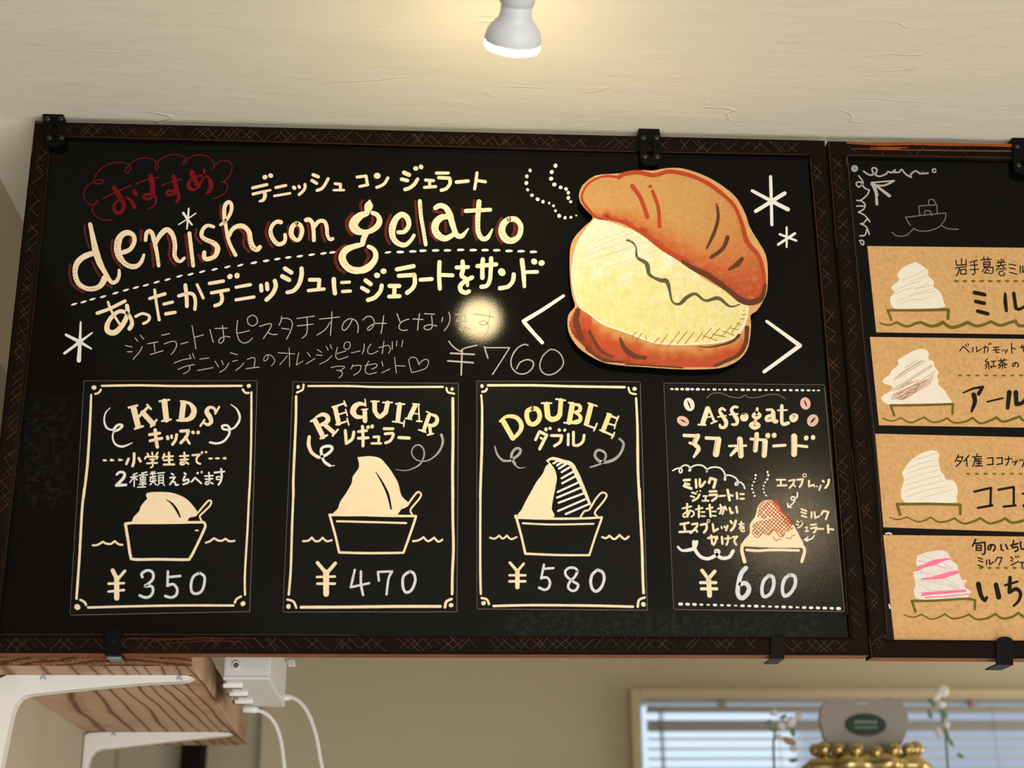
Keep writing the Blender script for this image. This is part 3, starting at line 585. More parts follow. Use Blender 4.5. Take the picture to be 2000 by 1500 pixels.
p.trace('cream', *D_, '''34|350,558 470,515 620,440; 24|455,450 490,540 565,660; 40:42:50:56:50:40:38:36:40|640,485 645,560 605,660 525,745 455,735 448,670 495,590 570,540 640,560 682,620 688,670 665,710; 28|725,590 790,562 850,580 860,610 840,640 800,660; 28|910,330 930,480 955,625; 32|862,415 1010,370; 30|1000,470 1085,450; 34|1020,565 1110,550; 34|1145,390 1240,365 1290,380 1308,440 1303,520; 38|1210,285 1222,400 1225,490; 30|1325,280 1385,410; 34|1445,268 1580,245; 52|1645,200; 54|1715,192; 34|1465,360 1630,330; 36|1560,370 1570,420 1550,465 1500,485; 32|1705,305 1845,280; 32|1705,428 1880,400''')
p.trace('cream', *E_, '''44|165,320 170,375; 44|230,300 235,360; 46|315,270 325,330 290,410 225,475; 46|425,135 495,180; 46|395,220 470,260; 46:50:46:40|605,135 605,210 575,310 520,375 450,395; 42|695,258 800,258! 790,360; 36|680,375 850,358; 46|955,250 958,330 968,405; 34|1040,288 1125,283; 36|1050,385 1135,380; 48|1300,265 1355,305; 44|1260,345 1325,382; 46|1475,320 1460,380 1400,450 1325,478; 64|1425,210; 64|1495,165; 46|1560,325 1665,325; 46|1615,330 1610,430; 42|1555,440 1670,435; 46|1640,145 1820,110; 46|1660,215 1830,205! 1835,290 1810,350 1750,400''')
p.trace('cream', *F_, '''42|118,258 240,250; 46|325,65 320,200 328,355; 42|335,205 465,210; 42|510,125 635,120; 46:50:44:36|575,60 578,150 565,215 620,255 628,320; 46:46:50:50:46|678,232 600,275 550,325 560,378 610,398 645,382; 46|735,110 940,90; 48|795,35 790,130 790,235; 46|885,25 880,150 870,260 840,320 780,335; 84|1000,175; 46|1130,200 1120,270 1070,330 980,350; 52:50:40|1220,45 1235,180 1245,330; 40|1260,175 1385,172; 68|1352,60; 66|1432,76''')
p.trace('white', *A_, '16:20:14|1243,585 1235,690 1225,785; 26:16|1190,630 1235,695 1275,745; 12|1145,742 1230,690 1312,632')
p.flush(B1, {'red': ('red_chalk_lettering', 'dark red chalk word in a cloud outline'), 'redshade': ('letter_shadows', 'brick red shadow strokes behind the title'), 'cream': ('cream_lettering', 'cream painted title and lines'), 'white': ('star_mark', 'white star over the title')})
for x, y in ((125, 470), (217, 448), (303, 422), (408, 397), (528, 362), (630, 333), (728, 308), (825, 285), (930, 255), (1037, 230), (1153, 197), (1262, 178), (1375, 153), (1497, 130), (1622, 107), (1748, 90), (1878, 65)):
    p.trace('white', *D_, '14:22:12|%g,%g %g,%g %g,%g' % (x-24, y+7, x, y, x+24, y-8))
for x, y in ((155, 1220), (298, 1197), (430, 1176), (558, 1157), (692, 1143), (832, 1125), (970, 1110), (1075, 1098), (1725, 1098), (1872, 1095)):
    p.trace('white', *B_, '18:32:14|%g,%g %g,%g %g,%g' % (x-28, y+4, x, y, x+32, y-6))
for x, y in ((160, 911), (283, 905), (382, 898), (505, 895), (620, 895), (750, 890), (872, 892), (987, 892), (1102, 894), (1222, 900), (1340, 903), (1460, 909)):
    p.trace('white', *C_, '22:26:18|%g,%g %g,%g %g,%g' % (x-26, y+1, x, y, x+26, y))
for x, y, r in ((1675, 68, 40), (1638, 130, 40), (1632, 195, 40), (1663, 252, 40), (1725, 280, 36), (1778, 296, 36), (1800, 332, 32), (1800, 382, 38), (1823, 420, 30), (1427, 115, 34), (1395, 172, 36), (1390, 237, 38), (1402, 303, 30), (1445, 357, 34), (1500, 396, 38), (1553, 420, 34), (1613, 433, 24), (1655, 460, 28), (1675, 508, 28), (1711, 558, 38), (1768, 576, 32), (1825, 572, 28), (1878, 555, 18)):
    p.trace('white', *C_, '%g|%g,%g' % (r, x, y))
p.flush(B1, {'white': ('white_dashes', 'white dashed lines and dotted steam')})
p.trace('white', *F_, '34:44:40|1670,432 1440,585 1235,708! 1330,820 1440,940'); p.flush(B1, {'white': ('angle_mark', 'white angle mark left of the pastry')})
p.trace('white', *D_, '16:30:42|188,645 180,850 170,1020; 26:34:18|45,770 180,840 290,905; 26:30:14|30,950 165,850 300,750'); p.flush(B1, {'white': 'star_mark'})
p.trace('white', 1000, 0, 2, '12|1010,690 1013,790 1015,878; 12:16|938,745 1013,785 1078,818; 15|952,825 1065,755'); p.flush(B1, {'white': 'star_mark'})
p.trace('white', 1000, 0, 2, '8|1073,888 1073,965; 9|1046,915 1110,940; 10|1040,955 1105,912'); p.flush(B1, {'white': 'star_mark'})
p.trace('white', 1000, 0, 2, '12:16:14|995,1255 1125,1350! 985,1452'); p.flush(B1, {'white': ('angle_mark', 'white angle mark right of the pastry')})
ta = ((A_, '115,1160 112,1250 145,1340 215,1382 350,1370;268,790 300,960;530,880 528,1000 580,1115 690,1165;895,900 940,1110;1085,880 1095,1020 1150,1105;1240,850 1280,1120;1355,860 1400,905 1480,925;1620,860 1690,1020;1800,830 1805,920 1880,1000;455,1290 540,1320;1390,1080 1470,1085'), (B_, '335,830 350,920 420,1010;580,830 600,930;830,830 840,950;990,820 1000,900 1060,950;1295,740 1300,800 1370,860;1170,1090 1180,1200 1260,1300 1350,1330;1455,520 1460,580;60,860 100,1020 180,1080'), (C_, '50,640 60,760 120,830;350,430 365,600 395,780;480,660 500,740 580,790;905,560 915,690 950,780;1130,640 1130,720 1190,800 1270,815;1300,610 1330,700'))
for blk, txt in ta: p.ticks('tick', *blk, txt, 4, (24, -16), 26)
CH = [(D_, '''9|625,875 690,888;645,935 692,935;790,885 760,940 700,1007;718,800 745,832;770,772 803,812; 840,858 942,838;905,855 912,930;868,962 992,925;978,775 1055,758;1005,858 1060,838 1110,835 1125,870 1105,920 1073,962;1165,860 1235,840;1275,680 1295,790 1313,905;1298,795 1385,770;
 1450,718 1465,780 1483,842;1500,708 1620,705;1572,678 1583,770 1585,820 1560,850 1535,840 1550,805 1600,785 1645,792;1720,630 1712,740 1735,820 1780,850 1830,835 1865,800;1725,752 1770,745 1835,728;1868,575 1905,600 1912,650 1870,682 1825,660 1820,605 1868,575;
 8|1100,1045 1180,1015 1260,1000;1140,1108 1210,1078 1298,1060;1252,1075 1245,1120 1190,1150;1250,965 1265,1000;1280,950 1298,1000;1350,1007 1440,995;1330,1118 1480,1090;1500,1028 1535,1082;1565,1020 1580,1062;1635,1045 1600,1100 1545,1137;1650,945 1718,965;1672,1030 1718,1018;1782,1045 1750,1080 1703,1117;1815,1010 1870,990 1890,1010 1880,1085;1803,1100 1930,1085'''),
 (E_, '''10|150,765 210,745 275,735 265,785 190,897;240,830 290,852 340,850;390,655 380,710 360,752;390,680 440,675 490,695 505,745 485,820 440,905;390,785 470,795;555,678 745,652;560,758 730,740;665,665 668,780 655,850 612,893;800,685 1017,662;935,605 930,720 918,862;915,720 860,800 772,858;
 1155,690 1120,760 1070,808 1045,780 1070,715 1130,680 1190,700 1220,760 1215,830;1270,695 1320,655 1370,665 1395,720 1370,780 1330,808 1325,780 1400,735 1525,730;1497,648 1485,740 1468,840;1640,625 1675,715;1770,685 1700,710 1660,765 1690,805 1755,803;
 8|245,1070 235,1120 200,1140 200,1100 240,1070 290,1090 315,1140 280,1190;350,1050 530,1062;470,1000 475,1100 475,1200;450,1085 370,1180;575,1050 560,1120 550,1182! 620,1140;668,1045 700,1090;750,1112 655,1172;775,1015 825,1045;765,1075 828,1078;935,1080 880,1135 800,1175;873,980 895,1022;915,960 935,1005;
 995,990 975,1080 1000,1120 1050,1112 1110,1090;990,1060 1085,1030;1095,930 1130,940 1130,990 1095,1015 1065,990 1075,945 1095,930;1145,1052 1240,1030;1285,950 1280,1020 1262,1062;1358,955 1325,1010 1330,1055 1375,1060 1435,1030;1445,995 1540,970 1570,1010 1550,1055;1500,925 1480,1060;1590,930 1590,1012;1640,920 1635,975;1705,915 1690,985;
 925,1212 1000,1195 1070,1200 1065,1215 1020,1250;985,1238 1040,1250 1045,1290 1010,1325;1165,1180 1140,1225;1160,1195 1240,1185 1250,1215 1225,1260 1170,1293;1290,1190 1410,1170 1420,1200 1365,1230;1335,1140 1300,1210 1300,1260 1340,1282 1420,1262;1475,1145 1490,1195;1565,1225 1475,1268;1615,1100 1625,1200 1635,1268;1630,1190 1730,1193;1800,1265 1780,1190 1770,1130 1800,1100 1850,1110 1880,1180! 1900,1150 1950,1120 1985,1145 1960,1210 1900,1240 1800,1265'''),
 (F_, '''10|35,682 145,690;108,625 95,720 87,805;160,625 270,632;238,650 245,730 240,780 200,800 160,790 165,760 220,745 295,760;358,665 350,712;425,610 440,670 420,750 375,812;500,635 600,640;505,705 620,710;590,615 603,680 600,760 575,805 540,790 570,770 610,775 663,793;695,625 905,660;875,580 870,650 845,730 800,745 760,735 765,710 820,705 855,760 835,840 795,880;
 14|425,925 480,990 550,1035;555,1030 600,1000 730,968;18|445,1055 700,1068;415,1138 690,1158;570,1020 565,1150 560,1290;15|812,985 830,1050 850,1108;13|815,995 1085,995! 1000,1130 900,1285;14|1285,970 1240,960 1160,1010 1105,1110 1110,1210 1180,1275 1270,1270 1335,1210 1340,1150 1280,1125 1200,1155 1160,1225;13|1520,1015 1450,1080 1415,1170 1425,1240 1480,1285 1560,1280 1640,1220 1670,1150 1640,1070 1580,1020 1520,1015''')]
for blk, txt in CH: p.trace('chalk', *blk, txt)
p.flush(B1, {'red': ('red_chalk_lettering', 'dark red chalk word in a cloud outline'), 'redshade': ('letter_shadows', 'brick red shadow strokes behind the title'), 'cream': ('cream_lettering', 'cream painted title and lines'), 'white': ('white_marks', 'white dashes, dots, stars and arrows'), 'tick': ('letter_hatching', None), 'chalk': ('chalk_lettering', 'thin grey chalk lines and price')})

# ================================================================ the four price cards on the first board
YC = YP - 0.0006
def price_card(label, corners, mat='card'):
    root = empty('price_card', (0, 0, 0), label, 'price card', 'black price cards along the bottom of the large board')
    sheet('card_sheet', px_quad(corners, YC), YC, 0.0005, mat, root)
    e = Paint(YC); e.trace('edge', 0, 0, 1, '0.9|%g,%g %g,%g! %g,%g' % (corners[1][0]-0.6, corners[1][1]+3, corners[2][0]-0.6, corners[2][1]-0.6, corners[3][0]+2, corners[3][1]-0.6))
    e.trace('edge', 0, 0, 1, '0.6|%g,%g %g,%g! %g,%g' % (corners[1][0]-1, corners[1][1]+0.6, corners[0][0]+1, corners[0][1]+0.6, corners[3][0]+0.6, corners[3][1]-2))
    e.flush(root, {'edge': 'card_edge'}); return root, Paint(YC)
NM = {'cream': 'cream_lettering', 'white': 'white_drawing', 'blue': ('price_figures', 'pale blue price figures'), 'grey': 'grey_curl', 'card': 'black_detail', 'yellowish': ('yellow_lettering', 'yellow tinted serif letters'), 'tick': 'fine_hatching', 'chalk_dim': 'smudge'}

# KIDS
r, p = price_card('leftmost black price card reading KIDS with a low gelato cup at 350 yen', [(163, 743), (503, 743), (488.5, 1195), (136, 1202)])
G1, G2 = (130, 735, 5), (130, 950, 5)
p.trace('cream', *G1, '22|345,93 700,88 1100,95 1710,93; 20:24:24:26:24|240,180 232,400 215,700 200,900 167,1180; 20|1805,155 1803,600 1792,1000 1782,1190; 46|268,110; 40|1780,93; 20|335,130 315,160 280,172; 22|1722,130 1745,160 1778,162')
p.trace('cream', *G2, '24|173,20 150,250 125,700 97,1095; 20|1785,20 1768,400 1742,850 1743,1060; 22|210,1183 600,1172 1100,1163 1630,1163; 58|105,1178; 48|1723,1145; 22|135,1108 175,1130 190,1158; 22|1703,1075 1660,1100 1643,1135')
p.trace('cream', *G1, '''56|655,312 698,485; 22|607,305 690,285; 22|667,512 745,487; 28|700,400 800,295; 20|787,277 825,320; 50|745,355 845,465; 20|822,492 880,425; 56|955,245 975,425; 20|907,244 1003,230; 20|932,437 1018,422;
 54|1142,260 1122,420; 18|1112,243 1165,247; 20|1080,430 1120,435; 20:34:54:56:44:26|1150,250 1205,268 1242,320 1238,370 1200,415 1120,432; 22:26:30:46:50:46:32:22|1455,355 1440,312 1392,305 1368,345 1400,400 1412,445 1380,472 1340,452; 20|1490,298 1452,365; 20|1348,425 1307,485;
 28|810,570 910,555; 28|815,630 930,605; 34|865,525 875,620 887,690; 30|985,590 990,610; 26|1025,580 1028,600; 28|1075,570 1065,620 1035,665; 30|1115,535 1190,530! 1170,590 1115,650; 26|1160,590 1200,655; 36|1235,548; 36|1285,548;
 28|660,755 658,830 645,875; 24|605,805 585,855; 26|705,800 722,830; 18|790,755 800,770; 18|835,745 840,765; 18|890,745 875,770; 18|765,805 775,785! 890,785! 880,805; 16|815,812 860,810 835,830; 18|785,850 885,845; 16|835,830 842,878 820,890; 20|955,760 940,800; 18|960,785 1040,780; 18|950,820 1035,815; 20|950,862 1050,860; 22|1000,745 1003,860; 18|1105,780 1190,775; 18|1110,815 1185,810; 20|1150,745 1155,830 1140,860 1110,855 1120,838 1160,838 1190,855; 20|1230,770 1300,765! 1270,800 1275,840 1305,855; 26|1322,745; 24|1362,740;
 26:14|366,820 388,821; 28:14|436,818 460,820; 26:12|516,816 545,817; 12:22:14|1388,802 1405,803 1422,803; 12:22:14|1455,800 1475,801 1490,801; 14:26|1530,800 1548,800''')
p.trace('white', *G1, '''22:28:30:26|490,960 520,935 562,945 558,990 485,1065! 580,1060; 13|650,960 690,945; 625,985 695,975; 662,955 660,1075; 655,985 620,1035; 668,990 690,1010; 735,945 785,935; 710,965 790,962; 11|720,985 770,985! 768,1035! 722,1035! 720,985; 720,1010 768,1010; 13|745,945 745,1075; 710,1055 775,1050; 695,1082 770,1080;
 12|815,955 870,950; 842,930 842,985; 825,935 832,945; 862,930 855,942; 812,985 875,975; 840,980 815,1010; 848,985 870,1005; 815,1025 875,1020; 845,1000 840,1030 815,1060; 850,1030 875,1060; 890,945 955,940; 11|900,965 945,965! 945,1040! 900,1040! 900,965; 902,990 944,990; 902,1015 944,1015; 905,1045 890,1065; 940,1045 955,1065;
 16|1025,950 1045,962; 1010,990 1060,985! 1010,1055; 1030,1030 1060,1035 1065,1062 1090,1058; 18|1150,945 1165,955; 18|1155,975 1140,1020 1185,1005 1190,1035 1140,1055; 18|1220,1030 1255,990! 1315,1045; 24|1280,945; 22|1320,935; 15|1350,975 1430,970; 1355,1005 1425,1000; 1390,940 1395,1020 1380,1055 1355,1050 1365,1030 1400,1035 1430,1050; 18|1445,940 1540,930; 20|1510,905 1515,980 1505,1025 1485,1058; 14|1510,985 1470,980 1465,1005 1505,1008;
 8:14:20:18|425,308 380,360 368,440 395,505 450,525; 24|455,525 500,475 545,480 510,520 465,535; 14:18:22:10|460,540 450,600 480,665 550,685 640,650; 8:20:24:16|1605,275 1665,325 1692,410 1650,490 1600,520; 22|1600,520 1570,480 1520,485 1530,515 1580,525 1590,560 1540,630 1470,655 1400,645''')
p.fill('cream', *G2, '785,65 850,55 1000,58 1100,85 1180,130 1240,195 1280,255 1265,292 1200,305 1183,340 1200,362 900,368 640,366 640,340 655,300 710,240 722,200 760,150 788,118 775,92')
p.trace('card', *G2, '6:20:26:14|970,130 1020,160 1070,220 1110,300'); p.fill('card', *G2, '1190,330 1212,308 1262,290 1290,275 1300,300 1310,334', False)
p.trace('cream', *G2, '''18|1285,255 1330,200 1385,140 1412,145 1403,185 1345,245 1302,290 1318,335; 26:24:26:28|575,365 700,352 1000,352 1340,350! 1355,380 1340,430 1260,600 1205,700 1165,715 900,712 660,712 625,680 600,520 575,370; 14|1260,430 1285,430;
 20|255,575 300,572 355,540! 380,555 430,562 470,535! 510,565 545,570; 20|1360,550 1400,535 1440,505! 1480,528 1520,530 1550,510! 1590,535 1640,532; 40|450,820 490,900; 28|570,825 505,900; 50|490,890 490,1090; 24|410,950 560,945; 24|410,1027 560,1012''')
p.trace('blue', *G2, '26|740,885 735,850 790,820 840,840 845,900 800,950 765,975 830,975 845,1020 820,1070 770,1085 715,1065; 24|990,830 985,970; 24|995,885 1110,875; 26|985,970 1040,955 1080,1000 1070,1060 1020,1085 965,1070; 26|1300,845 1240,880 1215,960 1225,1030 1270,1048 1320,1020 1345,950 1345,880 1300,845')
p.flush(r, NM)

# REGULAR
r, p = price_card('black price card reading REGULAR between the KIDS and DOUBLE cards', [(571, 745), (896, 748), (893, 1195.6), (552, 1196)])
G1, G2 = (540, 735, 5), (540, 950, 5)
p.trace('cream', *G1, '20|310,95 700,95 1000,104 1625,103; 24|192,195 190,400 178,700 165,1000 165,1180; 28|1722,215 1724,600 1720,900 1722,1190; 36|212,103; 34|1715,125; 20|265,80 255,130 200,158; 20|1660,115 1675,155 1735,170')
p.trace('cream', *G2, '22|167,20 152,400 140,800 120,1055; 26|1722,20 1722,300 1728,600 1718,850 1715,1050; 28|240,1180 700,1178 1200,1172 1600,1172; 46|117,1172; 44|1705,1160; 22|105,1105 165,1125 193,1185; 26|1710,1100 1660,1125 1645,1180')
p.trace('cream', *G1, '''50|375,430 455,590; 20|335,440 375,415; 20|430,607 495,575; 20:40:50:34|385,400 450,372 498,395 495,440 435,475; 42|462,465 555,545; 20|548,580 600,520; 46|572,305 608,460; 18|545,300 600,290; 18|582,472 620,465; 18|580,292 660,265! 678,290; 14|660,240 682,290; 16|610,372 680,350; 14|675,325 692,385; 18|620,462 695,435; 14|690,410 706,475;
 26:40:56:58:46:30|865,278 810,268 762,300 748,350 782,393 830,398; 14|865,225 872,290; 14|832,325 890,320; 44|862,335 865,435; 16|925,245 1000,245; 44|958,255 960,340; 40:44:44|960,340 1005,395 1065,350; 44|1065,355 1085,260; 16|1040,255 1130,255; 46|1203,275 1185,430; 16|1165,268 1250,272; 16|1135,442 1190,447; 16|1190,447 1242,460; 14|1250,430 1242,490;
 46|1355,285 1300,400; 16|1332,268 1395,275; 16|1262,410 1320,420; 14|1387,280 1395,430; 16|1370,437 1420,440; 12|1325,360 1387,368; 38|1488,385 1437,530; 14|1465,345 1500,360; 16|1390,522 1458,545; 18:34:42:24|1495,368 1558,392 1568,440 1530,478 1475,472; 32|1497,485 1505,560; 16|1475,573 1533,560;
 30|672,530 678,600 682,655! 740,610 755,545; 26|800,540 880,530; 28|800,605 895,600; 30|840,490 845,600 845,680; 36|895,497; 38|935,490; 26|950,592 1000,590! 998,640; 24|930,655 1020,655; 28|1052,512 1138,512; 28|1060,562 1135,557 1135,590 1110,630 1065,650; 32|1195,598 1295,603; 32:36:34:30|320,590 315,670 345,745 410,792''')
p.trace('white', *G1, '28|410,792 480,770 535,725 540,690 490,682 440,705 440,760 465,830 520,872; 10|515,876 565,872')
p.trace('grey', *G1, '26:20:12:10:14:16:12:6|1610,570 1625,640 1590,730 1520,800 1440,830 1360,810 1320,750 1340,690 1390,670 1435,710 1440,780 1400,860 1320,905 1250,920 1165,910')
p.fill('cream', *G1, '790,790 850,784 920,780 1010,800 1070,860 1110,910 1160,990 1190,1050 1215,1150 1240,1190 1290,1238 1262,1282 1215,1300 1180,1350 900,1365 565,1360 600,1290 625,1220 680,1140 735,1040 745,980 800,900 805,850')
p.ticks('tick', *G1, '380,450 450,580;575,320 610,450;760,320 780,380;955,265 960,370;1185,290 1180,420;1330,300 1300,390;1470,400 1430,510;1070,280 1060,360;1530,400 1540,460;490,400 560,540;860,350 862,430', 3, (16, -10), 22)
p.trace('card', *G1, '8:20:26:16|970,935 1040,1050 1090,1160 1120,1295'); p.fill('card', *G2, '1185,268 1212,235 1262,212 1300,195 1308,235 1325,270', False)
p.trace('cream', *G2, '18|1275,190 1330,110 1380,55 1412,75 1395,120 1310,225 1325,272; 26:22:24|518,278 800,278 1100,287 1362,290! 1345,350 1290,510 1240,648! 900,652 612,645! 580,500 545,370 520,280; 20|590,340 900,348 1265,358; 20|260,535 310,530 345,500! 380,535 420,530 450,500! 490,535 540,525; 20|1335,535 1390,525 1435,495! 1480,535 1540,500! 1580,540 1620,520; 34|400,745 480,840; 34|575,750 490,850; 56|485,840 485,1050; 24|395,885 570,880; 26|400,950 570,950')
p.trace('blue', *G2, '22|765,815 745,900 725,985! 905,945; 24|825,830 825,950 845,1060; 22|1000,920 990,835! 1130,830! 1095,900 1075,1055; 26|1300,830 1240,880 1235,980 1265,1035 1320,1010 1355,920 1340,850 1300,830')
p.flush(r, NM)

# DOUBLE
r, p = price_card('black price card reading DOUBLE with a half striped gelato', [(930, 743.6), (1251, 745), (1265, 1192.5), (931, 1190)])
G1, G2 = (900, 735, 5), (900, 950, 5)
p.trace('cream', *G1, '24|265,88 700,88 1100,98 1600,106; 20:26:24|200,185 208,320 205,700 195,1000 190,1190; 22:26:24|1712,215 1725,500 1730,900 1743,1190; 36|207,95; 42|1697,122; 22|255,120 240,145 210,150; 20|1637,110 1655,160 1710,175')
p.trace('cream', *G2, '22|192,20 190,400 190,800 195,1050; 26|1743,20 1755,300 1770,600 1778,900 1785,1040; 24|320,1168 700,1160 1300,1165 1680,1175; 44|222,1140; 46|1783,1152; 22|203,1090 255,1105 275,1150; 24|1795,1085 1740,1110 1728,1175')
p.trace('yellowish', *G1, '''50|418,445 508,605; 22:40:46:30|382,440 450,392 540,402 588,460 582,530 512,612; 46|700,315 652,340 645,400 672,458 720,465 762,425 770,370 745,322 700,315; 54|838,275 848,385; 54:50|848,392 885,420 940,408 968,370; 46|968,370 978,235; 50|1090,275 1058,450; 20:34:38:24|1100,272 1160,287 1160,335 1100,350; 20:36:46:24|1110,352 1165,388 1155,438 1060,455; 48|1272,285 1228,460; 46|1448,382 1390,528''')
p.trace('cream', *G1, '''18|790,262 885,262; 18|930,222 1020,235; 18|1055,258 1100,262; 18|1010,452 1060,460; 16|1245,262 1330,290; 20|1210,470 1310,507; 16|1330,460 1300,530; 16|1430,362 1470,375; 18|1360,525 1400,540; 20|1460,385 1525,410; 16|1540,390 1520,440; 18|1430,460 1505,480; 14|1515,455 1500,510; 22|1400,540 1490,580; 16|1500,550 1475,605;
 28|765,545 730,620; 30|770,540 840,575! 800,650 770,710; 22|780,600 810,620; 36|832,518; 32|872,508; 28|885,578 985,580! 970,640 915,680; 34|962,525; 32|1015,525; 26|1050,565 1048,670; 28|1100,545 1100,670! 1140,675 1190,640 1205,575;
 22:36:44:44:34:24|845,825 900,802 1000,832 1078,860 1130,950 1180,1060 1220,1150 1262,1250; 12|845,830 880,862''')
p.trace('grey', *G1, '12:20:24:20|333,685 355,760 410,820 480,825; 26|480,825 560,770 585,720 550,702 510,732 495,790 530,860; 16:6|530,865 570,895 630,888; 22:30:24:16|1550,610 1590,660 1560,750 1500,810 1400,840 1330,810 1310,760 1340,720 1400,740 1415,790 1370,850 1265,888')
p.fill('cream', *G1, '868,850 900,880 928,940 938,1000 925,1080 905,1180 888,1290 895,1380 570,1380 600,1290 650,1190 690,1120 740,1030 800,950 830,880')
p.trace('white', *G1, '20|905,850 940,830; 20|940,870 985,840; 22|960,900 1030,855; 22|985,935 1060,890; 20|985,995 1100,930; 20|990,1045 1120,975; 20|945,1130 1150,1035; 20|940,1185 1165,1090; 20|955,1235 1195,1145; 20|950,1315 1215,1200; 20|1025,1345 1245,1250')
p.trace('cream', *G2, '18|1170,295 1210,240 1255,225 1320,120 1380,60 1425,85 1390,150 1310,250 1330,292; 24:20:24|538,285 560,305 900,315 1200,312 1378,302! 1370,330 1310,500 1255,672! 950,670 630,657! 590,480 542,305; 18|605,360 900,372 1295,365; 18|285,500 330,510 375,480! 410,510 450,480! 490,515 545,495; 20|1380,495 1420,505 1450,480! 1500,515 1550,475! 1600,515 1640,490; 28|480,745 545,820; 24|615,755 550,830; 42|553,825 553,985; 22|475,868 630,868; 24|475,927 630,927')
p.trace('blue', *G2, '22|812,765 785,900; 22|805,805 905,798; 24|785,895 840,890 870,930 860,985 820,1010 765,990; 24|1140,830 1120,800 1060,795 1020,830 1035,880 1100,930 1145,960 1130,1005 1090,1020 1050,990 1060,940 1115,880 1140,830; 28|1335,815 1285,860 1268,930 1285,1000 1325,1025 1375,980 1400,900 1385,840 1335,815')
p.flush(r, NM)

# Affogato
r, p = price_card('rightmost black price card reading Affogato with coffee beans at 600 yen', [(1295.5, 747.5), (1611, 751), (1650, 1195), (1315, 1191)], 'card_rough')
G1, G2 = (1280, 735, 5), (1280, 900, 5)
for i, x in enumerate((162, 210, 262, 313, 361, 415, 467, 518, 577, 627, 680, 737, 792, 853, 907, 967, 1022, 1080, 1137, 1195, 1262, 1322, 1382, 1437, 1495, 1545, 1593)):
    w = (18, 24, 22, 26, 22, 26, 18, 18, 22, 12, 22, 20, 16, 24, 22, 20, 22, 18, 14, 20, 18, 20, 20, 20, 20, 16, 14)[i]; y = 124 + i*0.52
    p.trace('white', *G1, '%g|%g,%g %g,%g' % (w, x-8, y, x+8, y+1))
for i in range(24):
    x = 248 + i*67; w = (30, 26, 26, 20, 16, 24, 20, 22, 14, 26, 22, 28, 20, 18, 22, 26, 24, 18, 26, 26, 26, 26, 24, 30)[i]; y = 1398 + i*1.9
    p.trace('white', *G2, '%g|%g,%g %g,%g' % (w, x-9, y, x+9, y+1))
def oval(mat, blk, cx, cy, rx, ry, a):
    ca, sa = math.cos(math.radians(a)), math.sin(math.radians(a)); t = ' '.join('%g,%g' % (cx+rx*math.cos(k*math.pi/10)*ca-ry*math.sin(k*math.pi/10)*sa, cy+rx*math.cos(k*math.pi/10)*sa+ry*math.sin(k*math.pi/10)*ca) for k in range(20)); p.fill(mat, *blk, t)
oval('offwhite', G1, 330, 275, 52, 66, -18); oval('rosebean', G1, 270, 437, 62, 46, 28); oval('rosebean', G1, 1465, 265, 50, 60, -12); oval('brownbean', G1, 1537, 431, 54, 62, 30)
p.trace('card', *G1, '8:16:8|315,240 330,275 342,308; 6:14:6|245,422 275,438 300,452; 8:16:6|1455,235 1468,268 1480,295; 8:22:8|1520,455 1537,430 1560,405')
p.trace('cream', *G1, '''50|510,315 462,460; 18|420,472 490,475; 24|520,305 575,440; 16|545,460 600,437; 14|480,405 555,392; 24:28:34:42:34:24|680,330 650,312 628,342 665,400 692,450 680,492 640,500 630,475; 16|610,397 690,385; 24:30:34:42:34:22|800,302 770,298 742,332 775,382 800,430 790,468 750,470; 16|725,374 805,367; 38|870,372 845,400 855,420 885,415 890,385 870,372; 28|995,315 990,352; 32|988,352 955,385 990,408 1022,380 988,352; 22|990,412 970,440; 38|970,450 930,477 970,503 1012,480 970,450;
 26|1090,327 1140,327 1158,360; 42|1150,350 1158,435 1182,440; 32|1150,378 1090,397 1088,430 1140,425; 34|1235,288 1235,440 1255,468 1298,455; 16|1195,332 1285,330; 38|1350,378 1325,400 1340,430 1368,420 1378,387 1350,378;
 34|282,577 405,582; 48|415,582 385,640; 26|335,650 385,668; 44:40:22|392,672 422,710 375,788; 34|497,602 600,607; 62|615,618 592,760; 24|720,680 885,677; 54|825,615 836,775; 40:28|800,705 737,770; 26|932,612 1070,622; 46|990,565 976,722; 52|1072,635 1062,772; 52|1098,580; 50|1160,577; 28|1155,680 1268,673; 60|1355,588 1355,760; 28|1392,677 1480,687; 48|1473,602; 46|1540,597''')
p.trace('tick', *G1, '5|385,600 365,660 ; 596,620 575,750; 812,620 822,780; 975,580 962,720; 1052,660 1045,760; 1330,590 1332,750; 1080,590 1095,600;1145,590 1160,598')
p.trace('chalk_dim', *G1, '7|500,215 550,170 640,165 720,195 820,210 880,180 900,205 1000,205 1100,180 1200,180 1265,220')
p.trace('white', *G1, '15|170,920 220,897 258,905 255,940 235,935 240,897 290,867 330,882 345,915 330,925 340,895 400,867 460,872 500,907 505,935 500,915 540,892 600,887 650,907 680,960 685,1010 675,1010 680,975 720,965 780,990 810,1030 800,1060 780,1060 790,1035 830,1035 860,1060 872,1095; 22|980,965; 18|976,998; 18|962,1032; 18|947,1065; 18|945,1100; 20|957,1135; 20|970,1168; 22|1095,935; 24|1103,965; 24|1093,1005; 20|1073,1035; 18|1058,1068; 16|1055,1100; 18|1063,1135; 18|1080,1163')
